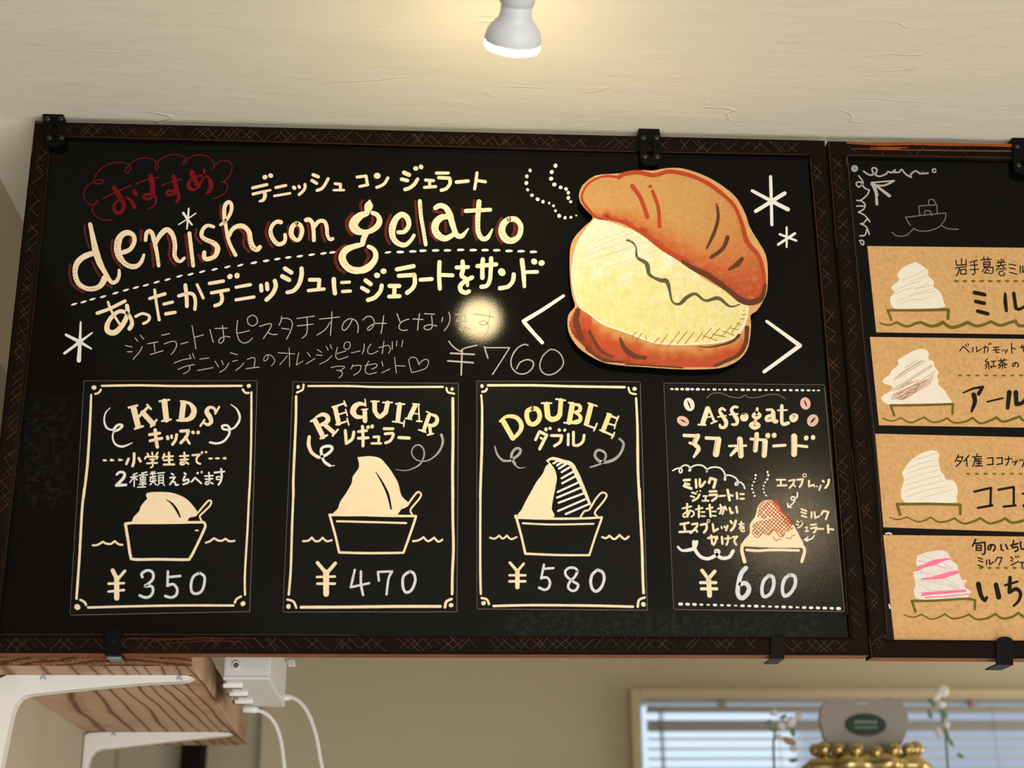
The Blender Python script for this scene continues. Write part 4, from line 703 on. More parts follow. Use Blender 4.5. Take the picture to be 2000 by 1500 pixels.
p.trace('cream', *G2, '''26|280,190 335,185; 24|290,222 330,230; 28|280,245 350,270; 24|395,185 400,260; 24|435,180 435,245 450,250 485,205; 26|535,175 525,215; 28|540,170 590,185! 580,225 570,260; 20|360,310 395,320; 18|345,345 380,355; 22|430,330 410,365 365,390; 16|410,300; 16|440,295; 18|470,345 505,345; 18|490,345 490,390; 18|460,390 520,390; 24|530,300 595,297; 24|530,335 600,330! 595,360 555,390; 20|625,345 680,340; 26|705,285 725,385; 22|715,335 755,340; 22|795,315 800,370; 18|830,325 865,325; 20|830,370 865,370;
 18|265,465 350,445; 20|310,420 310,500 315,545; 16|340,480 320,530 280,550 275,520 330,490 370,495 375,530 350,545; 18|395,475 460,460; 22|425,440 425,550; 16|450,500 480,500; 16|450,540 485,540; 18|500,470 560,455; 22|530,430 535,500 540,545; 16|555,495 590,495; 16|560,535 590,540; 18|610,470 665,455 665,490 655,520; 20|635,430 645,470 630,515; 18|680,445 695,480; 22|725,460 740,510 755,505; 22|790,450 800,505;
 22|245,620 325,605; 22|280,615 290,685; 22|235,695 345,690; 22|360,620 410,612! 400,650 345,705; 20|385,660 408,692; 24|445,625 500,615! 500,665 475,700; 9|@520,588,13; 22|560,620 570,690! 610,665; 18|645,645 650,658; 18|675,640 680,652; 20|705,635 690,680; 22|735,590 750,610; 26|785,585 770,640 740,680; 16|815,620 865,615; 18|840,595 830,640; 16|820,660 850,635 865,665; 16|865,645 835,675 850,690 870,685;
 22|515,755 580,745 590,780 570,820; 22|545,730 555,810; 20|600,740 605,760; 22|650,745 655,810; 18|680,760 735,755; 20|710,735 710,780 695,820; 20|755,745 800,740! 770,780 790,820;
 18|1185,185 1270,185; 18|1225,190 1225,240; 18|1195,242 1280,240; 18|1305,195 1360,185! 1345,225 1310,265; 16|1340,225 1365,250; 20|1385,185 1440,180! 1430,220 1410,255; 10|@1457,143,16; 20|1500,195 1500,250! 1545,235; 18|1555,250; 18|1580,250; 16|1615,240 1600,285; 22|1635,195 1645,205; 22|1695,185 1685,230 1660,265;
 18|1425,470 1475,490; 18|1425,500 1470,515; 18|1430,535 1475,550; 18|1525,500 1525,555; 18|1555,500 1560,560! 1600,540; 20|1640,490 1620,525; 20|1650,490 1690,500! 1665,570; 14|1385,590 1400,600; 14|1375,620 1395,630; 14|1440,610 1420,640 1390,655; 14|1425,590; 14|1465,650 1485,650; 12|1475,650 1480,680; 14|1465,690 1495,685; 18|1520,625 1570,620; 20|1520,660 1575,650! 1560,690 1545,700; 18|1590,665 1640,665; 22|1685,630 1690,700; 18|1695,665 1740,672''')
p.trace('white', *G2, '14|1385,310 1385,350 1340,385 1325,360 1350,350 1365,375 1340,420 1295,450; 13|1290,415 1295,452! 1330,455; 14|1550,730 1520,765 1460,770; 13|1490,745 1455,770! 1490,785; 22:24:34:36:32|220,840 260,875 330,870 380,850 405,790; 34|375,790 385,860 440,935 520,955 600,915 620,885 590,878 600,915 650,950 720,940 760,880')
p.fill('cream', *G2, '1040,400 1080,385 1150,385 1200,410 1230,470 1290,540 1340,610 1380,680 1410,740 1430,830 1150,838 868,820 870,770 920,710 925,620 975,540 1000,450')
cof = '1035,410 1090,390 1150,390 1200,415 1230,475 1290,545 1340,620 1345,660 1300,690 1270,680 1240,735 1200,700 1160,680 1110,720 1080,700 1000,740 945,700 950,610 1000,590 1060,580 1130,560 1180,570 1120,545 1060,575 995,545 1010,450'
p.hatch('hatch', *G2, cof, 8, 42, 27); p.hatch('orange_line', *G2, cof, 8, -48, 27); p.trace('orange_line', *G2, '16|1150,392 1200,420 1232,478 1290,548 1338,622; 8|945,700 975,742 1010,745 1050,700 1080,715 1110,722 1150,680 1170,678 1210,735 1250,735 1275,680 1310,690; 7|1150,740 1180,785 1190,770 1225,765; 7|1275,750 1320,760 1335,735 1365,720')
p.hatch('orange_line', *G2, '1140,400 1200,420 1290,545 1335,620 1300,660 1240,560 1180,470', 8, 10, 18)
p.trace('cream', *G2, '34:30|872,985 845,880 852,818! 1150,832 1440,835! 1458,880 1430,985; 26|890,870 1000,878 1150,870 1400,875; 34|455,1070 515,1150; 36|580,1080 520,1150; 46|520,1150 530,1315; 30|440,1190 590,1190; 30|450,1250 600,1250')
p.trace('blue', *G2, '44|885,1045 840,1100 812,1200 805,1295 840,1342 895,1305 915,1240 880,1195 832,1205; 34|1110,1120 1060,1170 1040,1260 1060,1325 1120,1300 1155,1220 1150,1140 1110,1120; 34|1310,1115 1260,1160 1240,1250 1260,1320 1320,1290 1365,1210 1360,1130 1310,1115')
p.flush(r, dict(NM, offwhite='coffee_bean', rosebean='coffee_bean', brownbean='coffee_bean', hatch='coffee_hatching', orange_line=('coffee_topping', 'red brown pen drawing of poured coffee')))

# ================================================================ the pastry cut-out
N_ = (1095, 315, 3.5714); YK = YP - 0.0105
cut = empty('pastry_cutout', (0, 0, 0), 'large painted paper cut-out of a filled pastry on the big board', 'picture')
pts = [V(tuple(float(v) for v in a.split(','))) for a in '150,170 240,100 400,85 560,62 640,65 740,48 850,50 980,90 1080,140 1180,210 1240,275 1290,370 1320,460 1380,560 1430,650 1445,760 1440,900 1415,970 1370,1040 1325,1075 1328,1150 1310,1290 1260,1370 1180,1420 1080,1445 850,1450 600,1435 400,1420 280,1395 150,1320 80,1240 50,1160 55,1070 100,1010 80,930 65,800 65,630 90,540 160,460 225,395 180,340 135,280 130,220'.split()]
pts = crom(pts+[pts[0]], 3)[:-1]; q = [at_y(N_[0]+a.x/N_[2], N_[1]+a.y/N_[2], YK) for a in pts]
from_bm('paper_sheet', plate_bm([(a.x, a.z) for a in q], YK, YK+0.0012), 'kraft', cut)
for cx, cz in ((0.33, 0.3), (0.7, 0.35), (0.5, 0.8)):
    c = at_y(N_[0]+1500*cx/N_[2], N_[1]+1500*cz/N_[2], YK+0.001); box('foam_spacer', c.x-0.02, c.x+0.02, YK+0.0012, YP, c.z-0.02, c.z+0.02, 'plastic', cut)
def pip(x, y, Q):
    c = False
    for i in range(len(Q)):
        a, b = Q[i], Q[i-1]
        if (a.y > y) != (b.y > y) and x < (b.x-a.x)*(y-a.y)/(b.y-a.y)+a.x: c = not c
    return c
def poly(t, n=3):
    P = [V(tuple(float(v) for v in a.split(','))) for a in t.split()]; return crom(P+[P[0]], n)[:-1]
def seg_dist(x, y, Q):
    m = 1e9; P = V((x, y))
    for a, b in zip(Q[:-1], Q[1:]):
        d = b-a; t = max(0, min(1, (P-a).dot(d)/d.length_squared)); m = min(m, (a+d*t-P).length)
    return m
def lerp(a, b, t): t = max(0, min(1, t)); return tuple(a[i]+(b[i]-a[i])*t for i in range(3))
def art(name, outline, colfn, off, step=9.0, blk=N_):
    Q = poly(outline); bm = bmesh.new(); lay = bm.loops.layers.float_color.new('Col'); y = YK-0.00004-off; cache = {}
    x0, x1 = min(a.x for a in Q), max(a.x for a in Q); y0, y1 = min(a.y for a in Q), max(a.y for a in Q)
    def vert(i, j):
        if (i, j) not in cache:
            px, py = x0+i*step, y0+j*step; cache[i, j] = (bm.verts.new(at_y(blk[0]+px/blk[2], blk[1]+py/blk[2], y)), px, py)
        return cache[i, j]
    for j in range(int((y1-y0)/step)+1):
        for i in range(int((x1-x0)/step)+1):
            if not pip(x0+(i+0.5)*step, y0+(j+0.5)*step, Q): continue
            c = [vert(i, j), vert(i, j+1), vert(i+1, j+1), vert(i+1, j)]; f = bm.faces.new([v[0] for v in c])
            for lp, v in zip(f.loops, c): lp[lay] = (*colfn(v[1], v[2]), 1)
    for f in bm.faces:
        f.normal_update()
        if f.normal.y > 0: f.normal_flip()
    return from_bm(name, bm, 'art', cut)
KR, OR, RD, DR = (0.50, 0.28, 0.095), (0.50, 0.175, 0.045), (0.42, 0.060, 0.018), (0.20, 0.020, 0.008)
def nz(x, y, f, s=0): return noise.noise(V((x*f, y*f, s)))
low = [V(v) for v in ((270, 385), (450, 430), (600, 520), (700, 600), (850, 700), (1030, 800), (1150, 880), (1250, 960), (1330, 1000), (1420, 920))]
rim = [V(v) for v in ((980, 110), (1120, 220), (1210, 310), (1260, 430), (1300, 560), (1380, 660), (1420, 780), (1420, 900))]
def top_col(x, y):
    d = seg_dist(x, y, low) + 26*nz(x, y, 0.02, 1); reach = 70 + max(0, (x-300))*0.26
    t = 1-d/reach; c = lerp(KR, OR, t*1.7+0.05); c = lerp(c, RD, (t-0.45)*2.0*(0.35+x/1500)); 
    e = (x-1000)/330*0.75 + (y-300)/900*0.5 + 0.25*nz(x, y, 0.012, 2)
    c = lerp(c, lerp(OR, RD, (y-480)/420), e); c = lerp(c, DR, (1-(d/34))*0.75)
    return lerp(c, (0.56, 0.24, 0.10), 0.3*max(0, nz(x, y, 0.03, 5))*2)
def cream_col(x, y):
    a, b = (0.76, 0.71, 0.53), (0.67, 0.62, 0.27)
    t = (y-560)/380 + 0.7*nz(x, y, 0.010, 3) + 0.35*nz(x*0.4, y, 0.03, 8); c = lerp(a, b, t)
    return lerp(c, (0.76, 0.70, 0.54), 0.7*max(0, nz(x*2, y*0.6, 0.02, 6)))
def bot_col(x, y):
    lx = (0, 130, 300, 450, 600, 750, 950, 1150, 1290, 1400); ly = (1000, 1010, 1140, 1195, 1245, 1275, 1280, 1245, 1180, 1100)
    k = max(i for i in range(len(lx)) if lx[i] <= max(x, 0)); k = min(k, len(lx)-2); yt = ly[k]+(ly[k+1]-ly[k])*(x-lx[k])/(lx[k+1]-lx[k])
    t = (y-yt)/95 + 0.5*nz(x, y, 0.016, 4) + (0.5 if x < 220 else 0); c = lerp(KR, OR, t*1.6); c = lerp(c, RD, (t-0.45)*1.5); return lerp(c, DR, (t-1.6)*0.8+0.25*nz(x, y, 0.03, 9))
art('bottom_bun_picture', '97,1040 130,1005 200,1070 300,1140 450,1195 600,1245 750,1275 950,1280 1150,1245 1292,1180 1300,1280 1252,1352 1150,1402 1080,1432 850,1440 600,1427 400,1405 270,1373 168,1300 90,1212 60,1130', bot_col, 0.0)
art('top_bun_picture', '250,395 190,330 150,270 155,215 200,150 300,105 410,110 450,85 540,72 650,95 760,70 900,100 1020,150 1120,220 1210,310 1260,430 1300,560 1380,660 1420,780 1420,900 1390,980 1320,1000 1250,960 1150,880 1030,800 850,690 700,590 600,510 450,430 330,400', top_col, 0.0)
art('filling_picture', '240,400 300,410 420,450 540,500 680,600 800,680 900,740 1010,830 1120,890 1230,960 1305,1010 1300,1080 1270,1160 1220,1220 1100,1260 900,1275 700,1270 600,1245 500,1205 400,1170 290,1130 200,1060 130,1010 95,900 80,800 90,700 110,600 160,500', cream_col, 0.00003)
p = Paint(YK-0.00008)
p.trace('offwhite', *N_, '12|240,402 160,500 110,600 88,700 80,800 95,900 130,1010 200,1062 290,1130 400,1172 500,1207 600,1247 700,1271 900,1276 1100,1262 1220,1222 1270,1160 1300,1080 1305,1012')
p.trace('orange_line', *N_, '16:20:16:14:20|330,405 250,392 190,330 150,270 155,215 200,150 300,105 410,112; 30|405,112 450,88 540,77 650,97 760,72 900,98 1020,150 1120,220; 26:26:34:28:30|1120,220 1210,310 1262,430 1300,560 1380,660 1415,780 1418,900; 16:24:30:34|330,402 450,432 600,520 700,600 850,690; 30|500,172 560,262 605,390; 24:26|640,208 680,320 690,455; 24|625,175; 20:8|1088,300 1095,380')
p.trace('dark_line', *N_, '18:24:26:16|1095,320 1098,400 1070,500 1020,605; 30:26|1165,530 1130,610 1050,670; 16:38:28|1175,755 1230,720 1265,680; 24:36:40:34:44:40:20|850,700 940,755 1030,800 1150,882 1250,962 1325,985 1400,955 1428,860; 36:44:26|120,1042 108,1120 145,1240; 20:24:14|200,1185 250,1280 300,1335 360,1360; 16:40:26|415,1235 450,1310 520,1360 590,1370; 6:14:22|960,1290 1050,1295 1190,1260 1245,1212; 30:28:22|1300,1160 1290,1270 1240,1350 1150,1395 1080,1425; 18:24:10|180,1310 300,1385 440,1400; 10|450,1415 620,1425 850,1440')
p.trace('crack', *N_, '20:10:22:32:18:34:18:12:28:22:16:28:20:8|465,550 500,565 525,600 535,670 600,715 620,790 690,828 740,838 760,900 780,980 830,995 880,950 940,925 1010,972 1100,955 1180,1012 1250,998')
p.trace('hatch', *N_, '''5|525,1190 495,1230;565,1200 530,1250;590,1215 600,1245;690,1230 650,1265;745,1210 690,1285;830,1190 750,1290;880,1190 810,1275;930,1195 865,1275;990,1195 940,1260;1050,1165 985,1245;1110,1165 1040,1240;1190,1150 1120,1225;1250,1120 1190,1200;990,1215 1090,1250;1060,1205 1150,1225;1130,1185 1210,1215;1190,1165 1240,1175;1225,1130 1260,1140;1280,1100 1255,1100;1290,1070 1265,1070;1285,1042 1270,1042;
 1240,765 1090,800;1290,795 1110,830;1330,830 1170,865;1355,865 1230,895;1370,900 1260,915; 660,1345 600,1400;720,1350 640,1405;780,1355 720,1400;860,1360 800,1410;920,1360 870,1405;980,1355 930,1400;1040,1355 990,1395;1090,1370 1040,1410''')
p.hatch('shade', *N_, '160,560 500,480 700,640 600,760 420,760 200,740', 3, -20, 24, 0.5, 0.5)
p.flush(cut, {'offwhite': 'filling_outline', 'orange_line': 'rust_outline', 'dark_line': 'dark_strokes', 'crack': ('crack_line', 'grey green wavy line across the filling'), 'hatch': 'pen_hatching', 'shade': 'brush_marks'})

# ================================================================ second board: chalk doodles and brown paper cards
K_, L_, M_ = (1640, 300, 4.0533), (1680, 640, 4.6875), (1680, 950, 4.1667)
p = Paint(YP)
p.trace('chalk', *K_, '''10|@118,118,22; 10|@120,120,10; 12|190,140 240,170 290,150 290,118 258,115 265,150 310,180 370,160 380,142 410,150 440,127 430,150 420,150 470,147 490,125 520,160 570,190 560,170 600,137 640,160 656,137 650,158 700,153; 10|@748,135,14;
 11|150,175 185,230 150,265 130,235 165,225 195,270 235,290! 215,330 165,370 135,370; 135,415 200,415; 165,370 200,400 190,440 150,462; 150,465 200,490 240,540! 215,520 190,550 165,555; 165,555 210,580 235,640; 215,600 200,645 160,650; 155,690 185,688 190,720 175,720 165,702; 12|250,230 430,215; 12:16|250,245 350,252 430,215; 16:22|255,240 285,310 295,400; 10:14|280,255 302,330; 16:24|270,240 395,335''')
p.trace('chalk_dim', *K_, '7|520,505 640,490 840,470! 835,520 805,560; 520,505 560,570; 635,490 625,415! 770,405! 772,470; 710,405 705,370 740,365 762,400; 675,485 675,455 715,455 730,490; 415,622 450,650 520,650 570,610 585,590! 620,610 700,612 770,590 805,568! 860,595 940,600')
p.flush(B2, {'chalk': ('chalk_garland', 'grey chalk garland in the corner'), 'chalk_dim': ('chalk_boat', 'faint chalk drawing of a small boat')})
YQ = YP - 0.0006
def flavour_card(label, TLp, BLp, tr_y, br_y):
    root = empty('flavour_card', (0, 0, 0), label, 'menu card', 'brown paper flavour cards on the right board')
    def ext(a, y2):
        A, Bq = at_y(a[0], a[1], YQ), at_y(2000, y2, YQ); d = (Bq-A).normalized(); return A + d*0.30
    A, Bq, Cq, Dq = at_y(*TLp, YQ), ext(TLp, tr_y), ext(BLp, br_y), at_y(*BLp, YQ)
    sheet('paper_sheet', [(A.x, A.z), (Bq.x, Bq.z), (Cq.x, Cq.z), (Dq.x, Dq.z)], YQ, 0.0005, 'kraft', root); return root, Paint(YQ)
NK = {'offwhite': ('gelato_drawing', 'white painted gelato'), 'shade': 'gelato_shading', 'olive': ('boat_and_waves', 'olive green boat and wave line'), 'ink': 'brush_lettering', 'brownpencil': 'brown_pencil_strokes', 'speck': ('gelato_drawing', 'white crayon gelato'), 'pink': ('pink_stripes', 'pink crayon stripes'), 'hatch': 'specks'}
def dashes(blk, x0, x1, y, st):
    x = x0
    while x < x1: p.trace('olive', *blk, '10:16:8|%g,%g %g,%g %g,%g' % (x-14, y-2, x, y+2, x+14, y-2)); x += st
# 1 milk
r, p = flavour_card('topmost brown flavour card with a plain white gelato drawing', (1694, 480.6), (1711.5, 649), 484, 653)
p.fill('offwhite', *K_, '600,860 640,880 700,925 700,965 745,1010 745,1055 795,1095 825,1180 820,1215 600,1242 470,1235 420,1215 400,1170 405,1130 435,1100 410,1070 420,1045 470,1000 455,965 480,920 540,880')
p.trace('shade', *K_, '5|500,1000 600,960 680,915;560,1010 640,985 695,960;440,1085 560,1030 640,1010;600,1080 700,1020;440,1110 540,1070 650,1060 740,1040;560,1120 660,1090 740,1070;470,1160 600,1120 760,1090;640,1160 740,1130;480,1190 560,1160 640,1150')
p.trace('olive', *K_, '14:20|410,1318 380,1240! 600,1240 860,1235! 858,1305; 10:22:18:24|320,1342 390,1358 450,1335! 530,1368 600,1345 640,1335! 720,1365 780,1355 815,1335! 880,1375 960,1360 1010,1335! 1080,1365 1150,1350 1200,1330! 1270,1360 1340,1340 1390,1325! 1420,1360 1500,1360 1570,1335! 1640,1365 1740,1335'); dashes(K_, 925, 1800, 1009, 67)
p.trace('ink', *K_, '''8|965,830 965,880;920,845 925,885! 1000,878;1000,840 1002,885;920,905 1000,895;950,900 940,940 922,970;955,920 1000,915! 1000,955! 960,955! 955,920;1030,860 1090,845;1035,885 1090,880;1030,920 1100,915;1065,850 1070,950 1050,955;1120,840 1200,835;1140,820 1145,845;1175,820 1175,845;1140,860 1190,855! 1190,890! 1140,895! 1140,860;1142,877 1188,875;1150,900 1130,935;1145,905 1215,900! 1210,945 1190,950;1165,915 1150,940;1165,915 1185,930;1145,945 1180,945;
 1245,865 1310,860;1240,890 1315,880;1280,835 1275,880;1255,845 1262,858;1300,840 1292,855;1270,885 1240,925;1285,885 1315,915;1265,915 1295,910 1290,930 1265,935 1265,960 1300,965 1305,945;1340,875 1395,885;1345,905 1390,915;1345,940 1405,955;1430,890 1430,945;1450,890 1450,940! 1480,925;
 32|1067,1100 1148,1117; 30|1077,1170 1145,1185; 30|1092,1247 1172,1268; 20:34:24|1310,1108 1312,1180 1320,1245; 30:28:20|1378,1108 1395,1225! 1430,1230 1500,1185; 12|1560,1130 1545,1180; 28:14|1565,1125 1650,1120! 1630,1190 1590,1245''')
p.flush(r, NK)
# 2 Earl grey
r, p = flavour_card('second brown flavour card from the top with a brown streaked gelato', (1699, 658), (1716.7, 830.5), 662, 835)
p.fill('offwhite', *L_, '540,195 600,200 630,240 625,285 670,310 680,350 720,410 705,440 720,490 715,520 770,570 800,620 840,680 830,700 640,710 450,700 280,705 215,680 195,650 210,620 290,570 290,535 215,510 215,470 270,430 290,390 350,340 345,300 400,260 470,220')
p.hatch('brownpencil', *L_, '300,480 480,290 540,300 640,300 700,400 640,520 500,600 400,670 260,650 300,560', 5, -32, 11, 0.3, 0.62); p.hatch('brownpencil', *L_, '300,600 420,500 620,470 560,560 420,650 280,660', 6, -24, 12, 0.3, 0.9)
p.trace('olive', *L_, '18|312,805 280,712! 560,708 847,700! 845,788; 10:22|210,830 290,855 375,825! 460,870 540,840 585,820! 660,865 740,855 795,828! 860,870 960,860 1030,825! 1100,875 1190,850 1245,822! 1310,860 1400,835 1460,812! 1500,850 1600,850 1700,822! 1800,860 1900,830'); dashes(L_, 915, 2000, 437, 80)
p.trace('ink', *L_, '''9|910,215 945,170! 1000,225;965,155 975,170;985,145 995,160;1035,180 1030,222;1065,175 1068,220! 1110,195;1125,185 1170,180 1165,225;1145,165 1135,230;1175,145 1182,158;1190,140 1197,152;1220,180 1270,178;1215,205 1275,200;1240,180 1245,225 1270,225;1300,205 1306,215;1322,203 1328,213;1350,200 1330,235;1385,140 1390,235;1390,185 1420,195;1465,180 1510,178;1480,160 1482,190;1500,158 1495,215;
 1165,285 1145,310 1175,315 1145,345;1175,325 1180,380;1160,350 1150,375;1195,350 1205,370;1200,310 1240,305;1220,310 1222,355;1195,360 1245,352;1265,305 1340,295;1290,285 1290,310;1318,285 1318,305;1300,310 1265,345;1300,315 1345,340;1275,345 1330,340;1303,330 1303,372;1285,355 1270,370;1320,355 1335,368;1425,325 1410,355 1395,350 1405,325 1435,320 1450,340 1440,360;
 12:22:36|945,596 1040,556 1122,545! 1085,605; 46:40:24|1040,615 1050,680 1020,765; 14|1165,678 1305,645; 46:34|1365,592 1350,735; 44:34|1425,592 1430,700! 1480,690 1530,640''')
p.flush(r, NK)
# 3 coconut
r, p = flavour_card('third brown flavour card from the top with a pale ridged gelato', (1709.5, 847), (1725.6, 1029.7), 854, 1039)
p.fill('offwhite', *L_, '650,1120 700,1130 725,1170 715,1215 730,1270 735,1310 770,1350 780,1385 850,1400 880,1440 895,1500 880,1554 875,1600 640,1602 450,1605 388,1577 371,1509 385,1450 400,1390 385,1330 400,1300 440,1240 480,1200 560,1150')
p.trace('shade', *L_, '6|500,1210 600,1180 700,1150;430,1290 560,1240 700,1210;440,1330 600,1280 720,1260;400,1400 540,1350 720,1300;420,1440 560,1400 740,1350;400,1500 560,1450 770,1400;420,1550 600,1490 800,1450;560,1560 700,1520 850,1480')
p.trace('olive', *M_, '18|325,230 300,145! 560,143 815,150! 815,225; 8:20|240,250 300,270 380,250! 470,288 540,270 575,250! 640,290 720,280 765,258! 840,302 920,285 980,258! 1050,300 1130,285 1180,260! 1240,295 1340,275 1400,255! 1480,295 1580,262'); dashes(L_, 990, 2100, 1337, 80)
p.trace('ink', *L_, '''10|900,1165 870,1225;900,1185 940,1185! 920,1230 880,1270;890,1215 915,1225;995,1170 950,1225;975,1205 978,1270;1030,1185 1110,1180;1070,1155 1070,1180;1050,1190 1045,1240 1030,1270;1050,1205 1110,1200;1065,1215 1060,1225;1065,1225 1110,1222;1085,1205 1088,1265;1065,1245 1112,1240;1055,1268 1118,1264;1165,1195 1215,1190! 1215,1250;1165,1255 1220,1250;1250,1195 1300,1190! 1300,1245;1250,1252 1305,1245;1325,1205 1390,1200;1360,1180 1355,1230 1335,1260;1395,1225 1400,1235;1415,1222 1420,1232;1440,1215 1412,1258;1462,1208 1468,1220;1482,1205 1487,1215;1510,1200 1485,1275''')
p.trace('ink', *M_, '20|930,42 1065,12! 1060,155; 20|958,175 1075,155; 20|1125,27 1250,5! 1250,150; 20|1168,165 1265,155; 20|1325,60 1420,50; 22|1380,10 1370,100 1330,160')
p.flush(r, NK)
# 4 fig
r, p = flavour_card('lowest brown flavour card with a pink striped gelato drawing', (1725, 1044.8), (1746.7, 1249.5), 1048, 1251)
p.fill('speck', *M_, '465,560 560,532 680,522 725,560 740,600 790,640 800,700 830,760 850,785 850,820 895,850 885,880 850,908 600,922 462,912 440,860 450,780 435,720 465,670 455,620')
p.hatch('hatch', *M_, '470,580 720,560 830,840 480,880', 2, 15, 22, 0.9, 0.35)
p.trace('pink', *M_, '18:34:14|465,680 560,630 640,605 725,590; 20:36:20|470,660 600,625 700,590; 16:28:20|505,755 600,745 680,735 790,700; 14:26|600,738 700,712 790,695; 18:24:12|505,885 600,870 700,862 860,852; 20|510,872 700,858 850,848; 10|530,905 700,895 880,875')
p.trace('speck', *M_, '16|440,700 470,730; 14|442,850 455,900; 16|845,765 860,775; 14|880,850 900,860; 12|210,385 235,380 255,388; 10:14|236,960 243,990')
p.trace('olive', *M_, '16|450,1020 420,932! 600,930 850,915 935,927! 932,1000; 8:18|358,1045 430,1065 500,1042! 580,1080 650,1060 690,1037! 750,1075 830,1065 885,1042! 950,1082 1040,1070 1100,1037! 1160,1075 1240,1060 1285,1030! 1360,1070 1450,1035'); dashes(M_, 985, 1700, 663, 68)
p.trace('ink', *M_, '''12|940,430 915,485;935,465 1015,455! 1015,545 995,550;10|945,480 985,478! 985,520! 945,520! 945,480;945,500 985,500;12|1070,480 1055,515 1040,510 1050,480 1085,475 1100,495 1085,525;1145,475 1150,515 1165,520;1185,475 1200,510;1225,480 1285,465;1250,440 1240,500 1275,490 1285,515 1260,530;1305,450 1312,510 1345,500;
 9|960,580 995,592;965,605 1000,615;955,640 1000,655;1030,600 1028,635;1050,595 1055,635! 1085,615;1115,580 1100,610;1120,578 1155,580! 1130,640;1225,575 1245,590;1225,600 1240,610;1290,610 1230,640;1265,570 1270,578;1285,566 1290,575;1300,620 1345,618;1318,625 1320,650;
 42:36:26|962,795 985,890 1015,930! 1030,905; 36:42|1105,800 1128,900; 20|1180,805 1280,775; 30:34:20|1220,742 1215,860! 1270,835 1305,870 1290,930 1250,972''')
p.flush(r, NK)

# ================================================================ shelf, its steel brackets, power block
ZS = EYE+0.26321
shelf = empty('wooden_shelf', (0, 0, 0), 'thick cedar shelf board seen from below behind the large board', 'shelf')
sx0, sx1, sy0, sy1 = -0.4280, -0.2200, 1.5815, 2.25
bm = bmesh.new(); prof = [(sx0, ZS), (sx1-0.0015, ZS), (sx1, ZS+0.0015), (sx1-0.002, ZS+0.038), (sx0, ZS+0.038)]; ring = []
nseg = 14
for i in range(nseg+1):
    y = sy0+(sy1-sy0)*i/nseg; sk = -0.012*i/nseg; wob = 0.0022*noise.noise(V((0, y*14, 0)))
    if i == nseg-1: wob += 0.004
    ring.append([bm.verts.new((x+(sk+wob if k in (1, 2, 3) else 0), y, z)) for k, (x, z) in enumerate(prof)])
for i in range(nseg):
    for k in range(5): bm.faces.new((ring[i][k], ring[i][(k+1) % 5], ring[i+1][(k+1) % 5], ring[i+1][k]))
bm.faces.new(ring[0][::-1]); bm.faces.new(ring[-1]); bmesh.ops.recalc_face_normals(bm, faces=bm.faces)
from_bm('board', bm, 'cedar', shelf)
bm = bmesh.new(); bm.faces.new([bm.verts.new((x, sy0-0.0004, z)) for x, z in ((sx0, ZS+0.0004), (sx1-0.002, ZS+0.0004), (sx1-0.002, ZS+0.0378), (sx0, ZS+0.0378))])
tag(from_bm('end_grain', bm, 'cedar_end', shelf), 'dark ringed end grain')

def bracket(label, Y, outline, screws):
    root = empty('shelf_bracket', (0, 0, 0), label, 'bracket', 'white steel brackets under the wooden shelf')
    P = [at_y(a, b, Y) for a, b in outline]
    for q in P: q.x = max(q.x, -0.4283); q.z = min(q.z, ZS-0.0003)
    bm = plate_bm([(q.x, q.z) for q in P], Y, Y+0.017)
    o = from_bm('pressed_arm', bm, 'bracket', root)
    m = o.modifiers.new('bevel', 'BEVEL'); m.width = 0.0018; m.segments = 3; m.limit_method = 'ANGLE'; m.angle_limit = 0.6
    for a, b in screws:
        q = at_y(a, b, Y); from_bm('screw', lathe_bm([(0.0032, 0), (0.0030, 0.0007), (0.0018, 0.0010), (0.0015, 0.0002)], V((q.x, Y-0.0001, min(q.z, ZS-0.0035))), V((0, -0.8, -0.5)), 12), 'zinc', root, True)
b1 = [(335, 1317), (366, 1319), (377, 1323), (366, 1329), (350, 1331), (280, 1334), (200, 1341), (130, 1348), (80, 1353), (52, 1357), (38, 1364), (29, 1376), (23, 1392), (14, 1434), (3, 1490), (-6, 1540), (-24, 1640), (-75, 1640), (-60, 1540), (-45, 1440), (-35, 1380), (-16, 1340), (0, 1325), (14, 1318), (40, 1317)]
b2 = [(420, 1428), (446, 1430), (453, 1433), (444, 1437), (420, 1439), (350, 1446), (280, 1454), (220, 1461), (196, 1463), (184, 1468), (177, 1476), (172, 1490), (169, 1520), (160, 1600), (128, 1600), (136, 1520), (140, 1478), (141, 1458), (147, 1446), (158, 1436), (174, 1431), (200, 1429)]
bracket('nearer white steel bracket with two screws under the shelf', 1.632, b1, [(85, 1325), (351, 1326)])
bracket('farther white steel bracket under the shelf end', 2.095, b2, [(222, 1435)])

pw = empty('power_block', (0, 0, 0), 'white plastic socket block fixed to the right side of the shelf', 'power socket')
y0, y1 = 1.72, 1.945; a = at_y(436, 1325, y0); b = at_y(527, 1325, y0); zb = a.z
px0 = -0.2225
box('body', max(a.x, px0+0.001), b.x, y0, y1, zb, zb+0.055, 'plastic', pw, 0.0025)
c = at_y(461, 1299, y0); bm = lathe_bm([(0.0048, 0), (0.0046, 0.0016), (0.0030, 0.0016), (0.0028, 0.0004), (0, 0.0004)], V((c.x, y0+0.0001, c.z)), V((0, -1, 0)), 20)
from_bm('screw_boss', bm, 'plastic', pw, True); from_bm('screw', lathe_bm([(0.0027, 0), (0.002, 0.0006), (0, 0.0008)], V((c.x, y0-0.0006, c.z)), V((0, -1, 0)), 12), 'socket', pw, True)
box('seam_ridge', max(a.x, px0+0.001), b.x, y0-0.0012, y0+0.006, zb-0.0012, zb+0.002, 'plastic', pw, 0.0006)
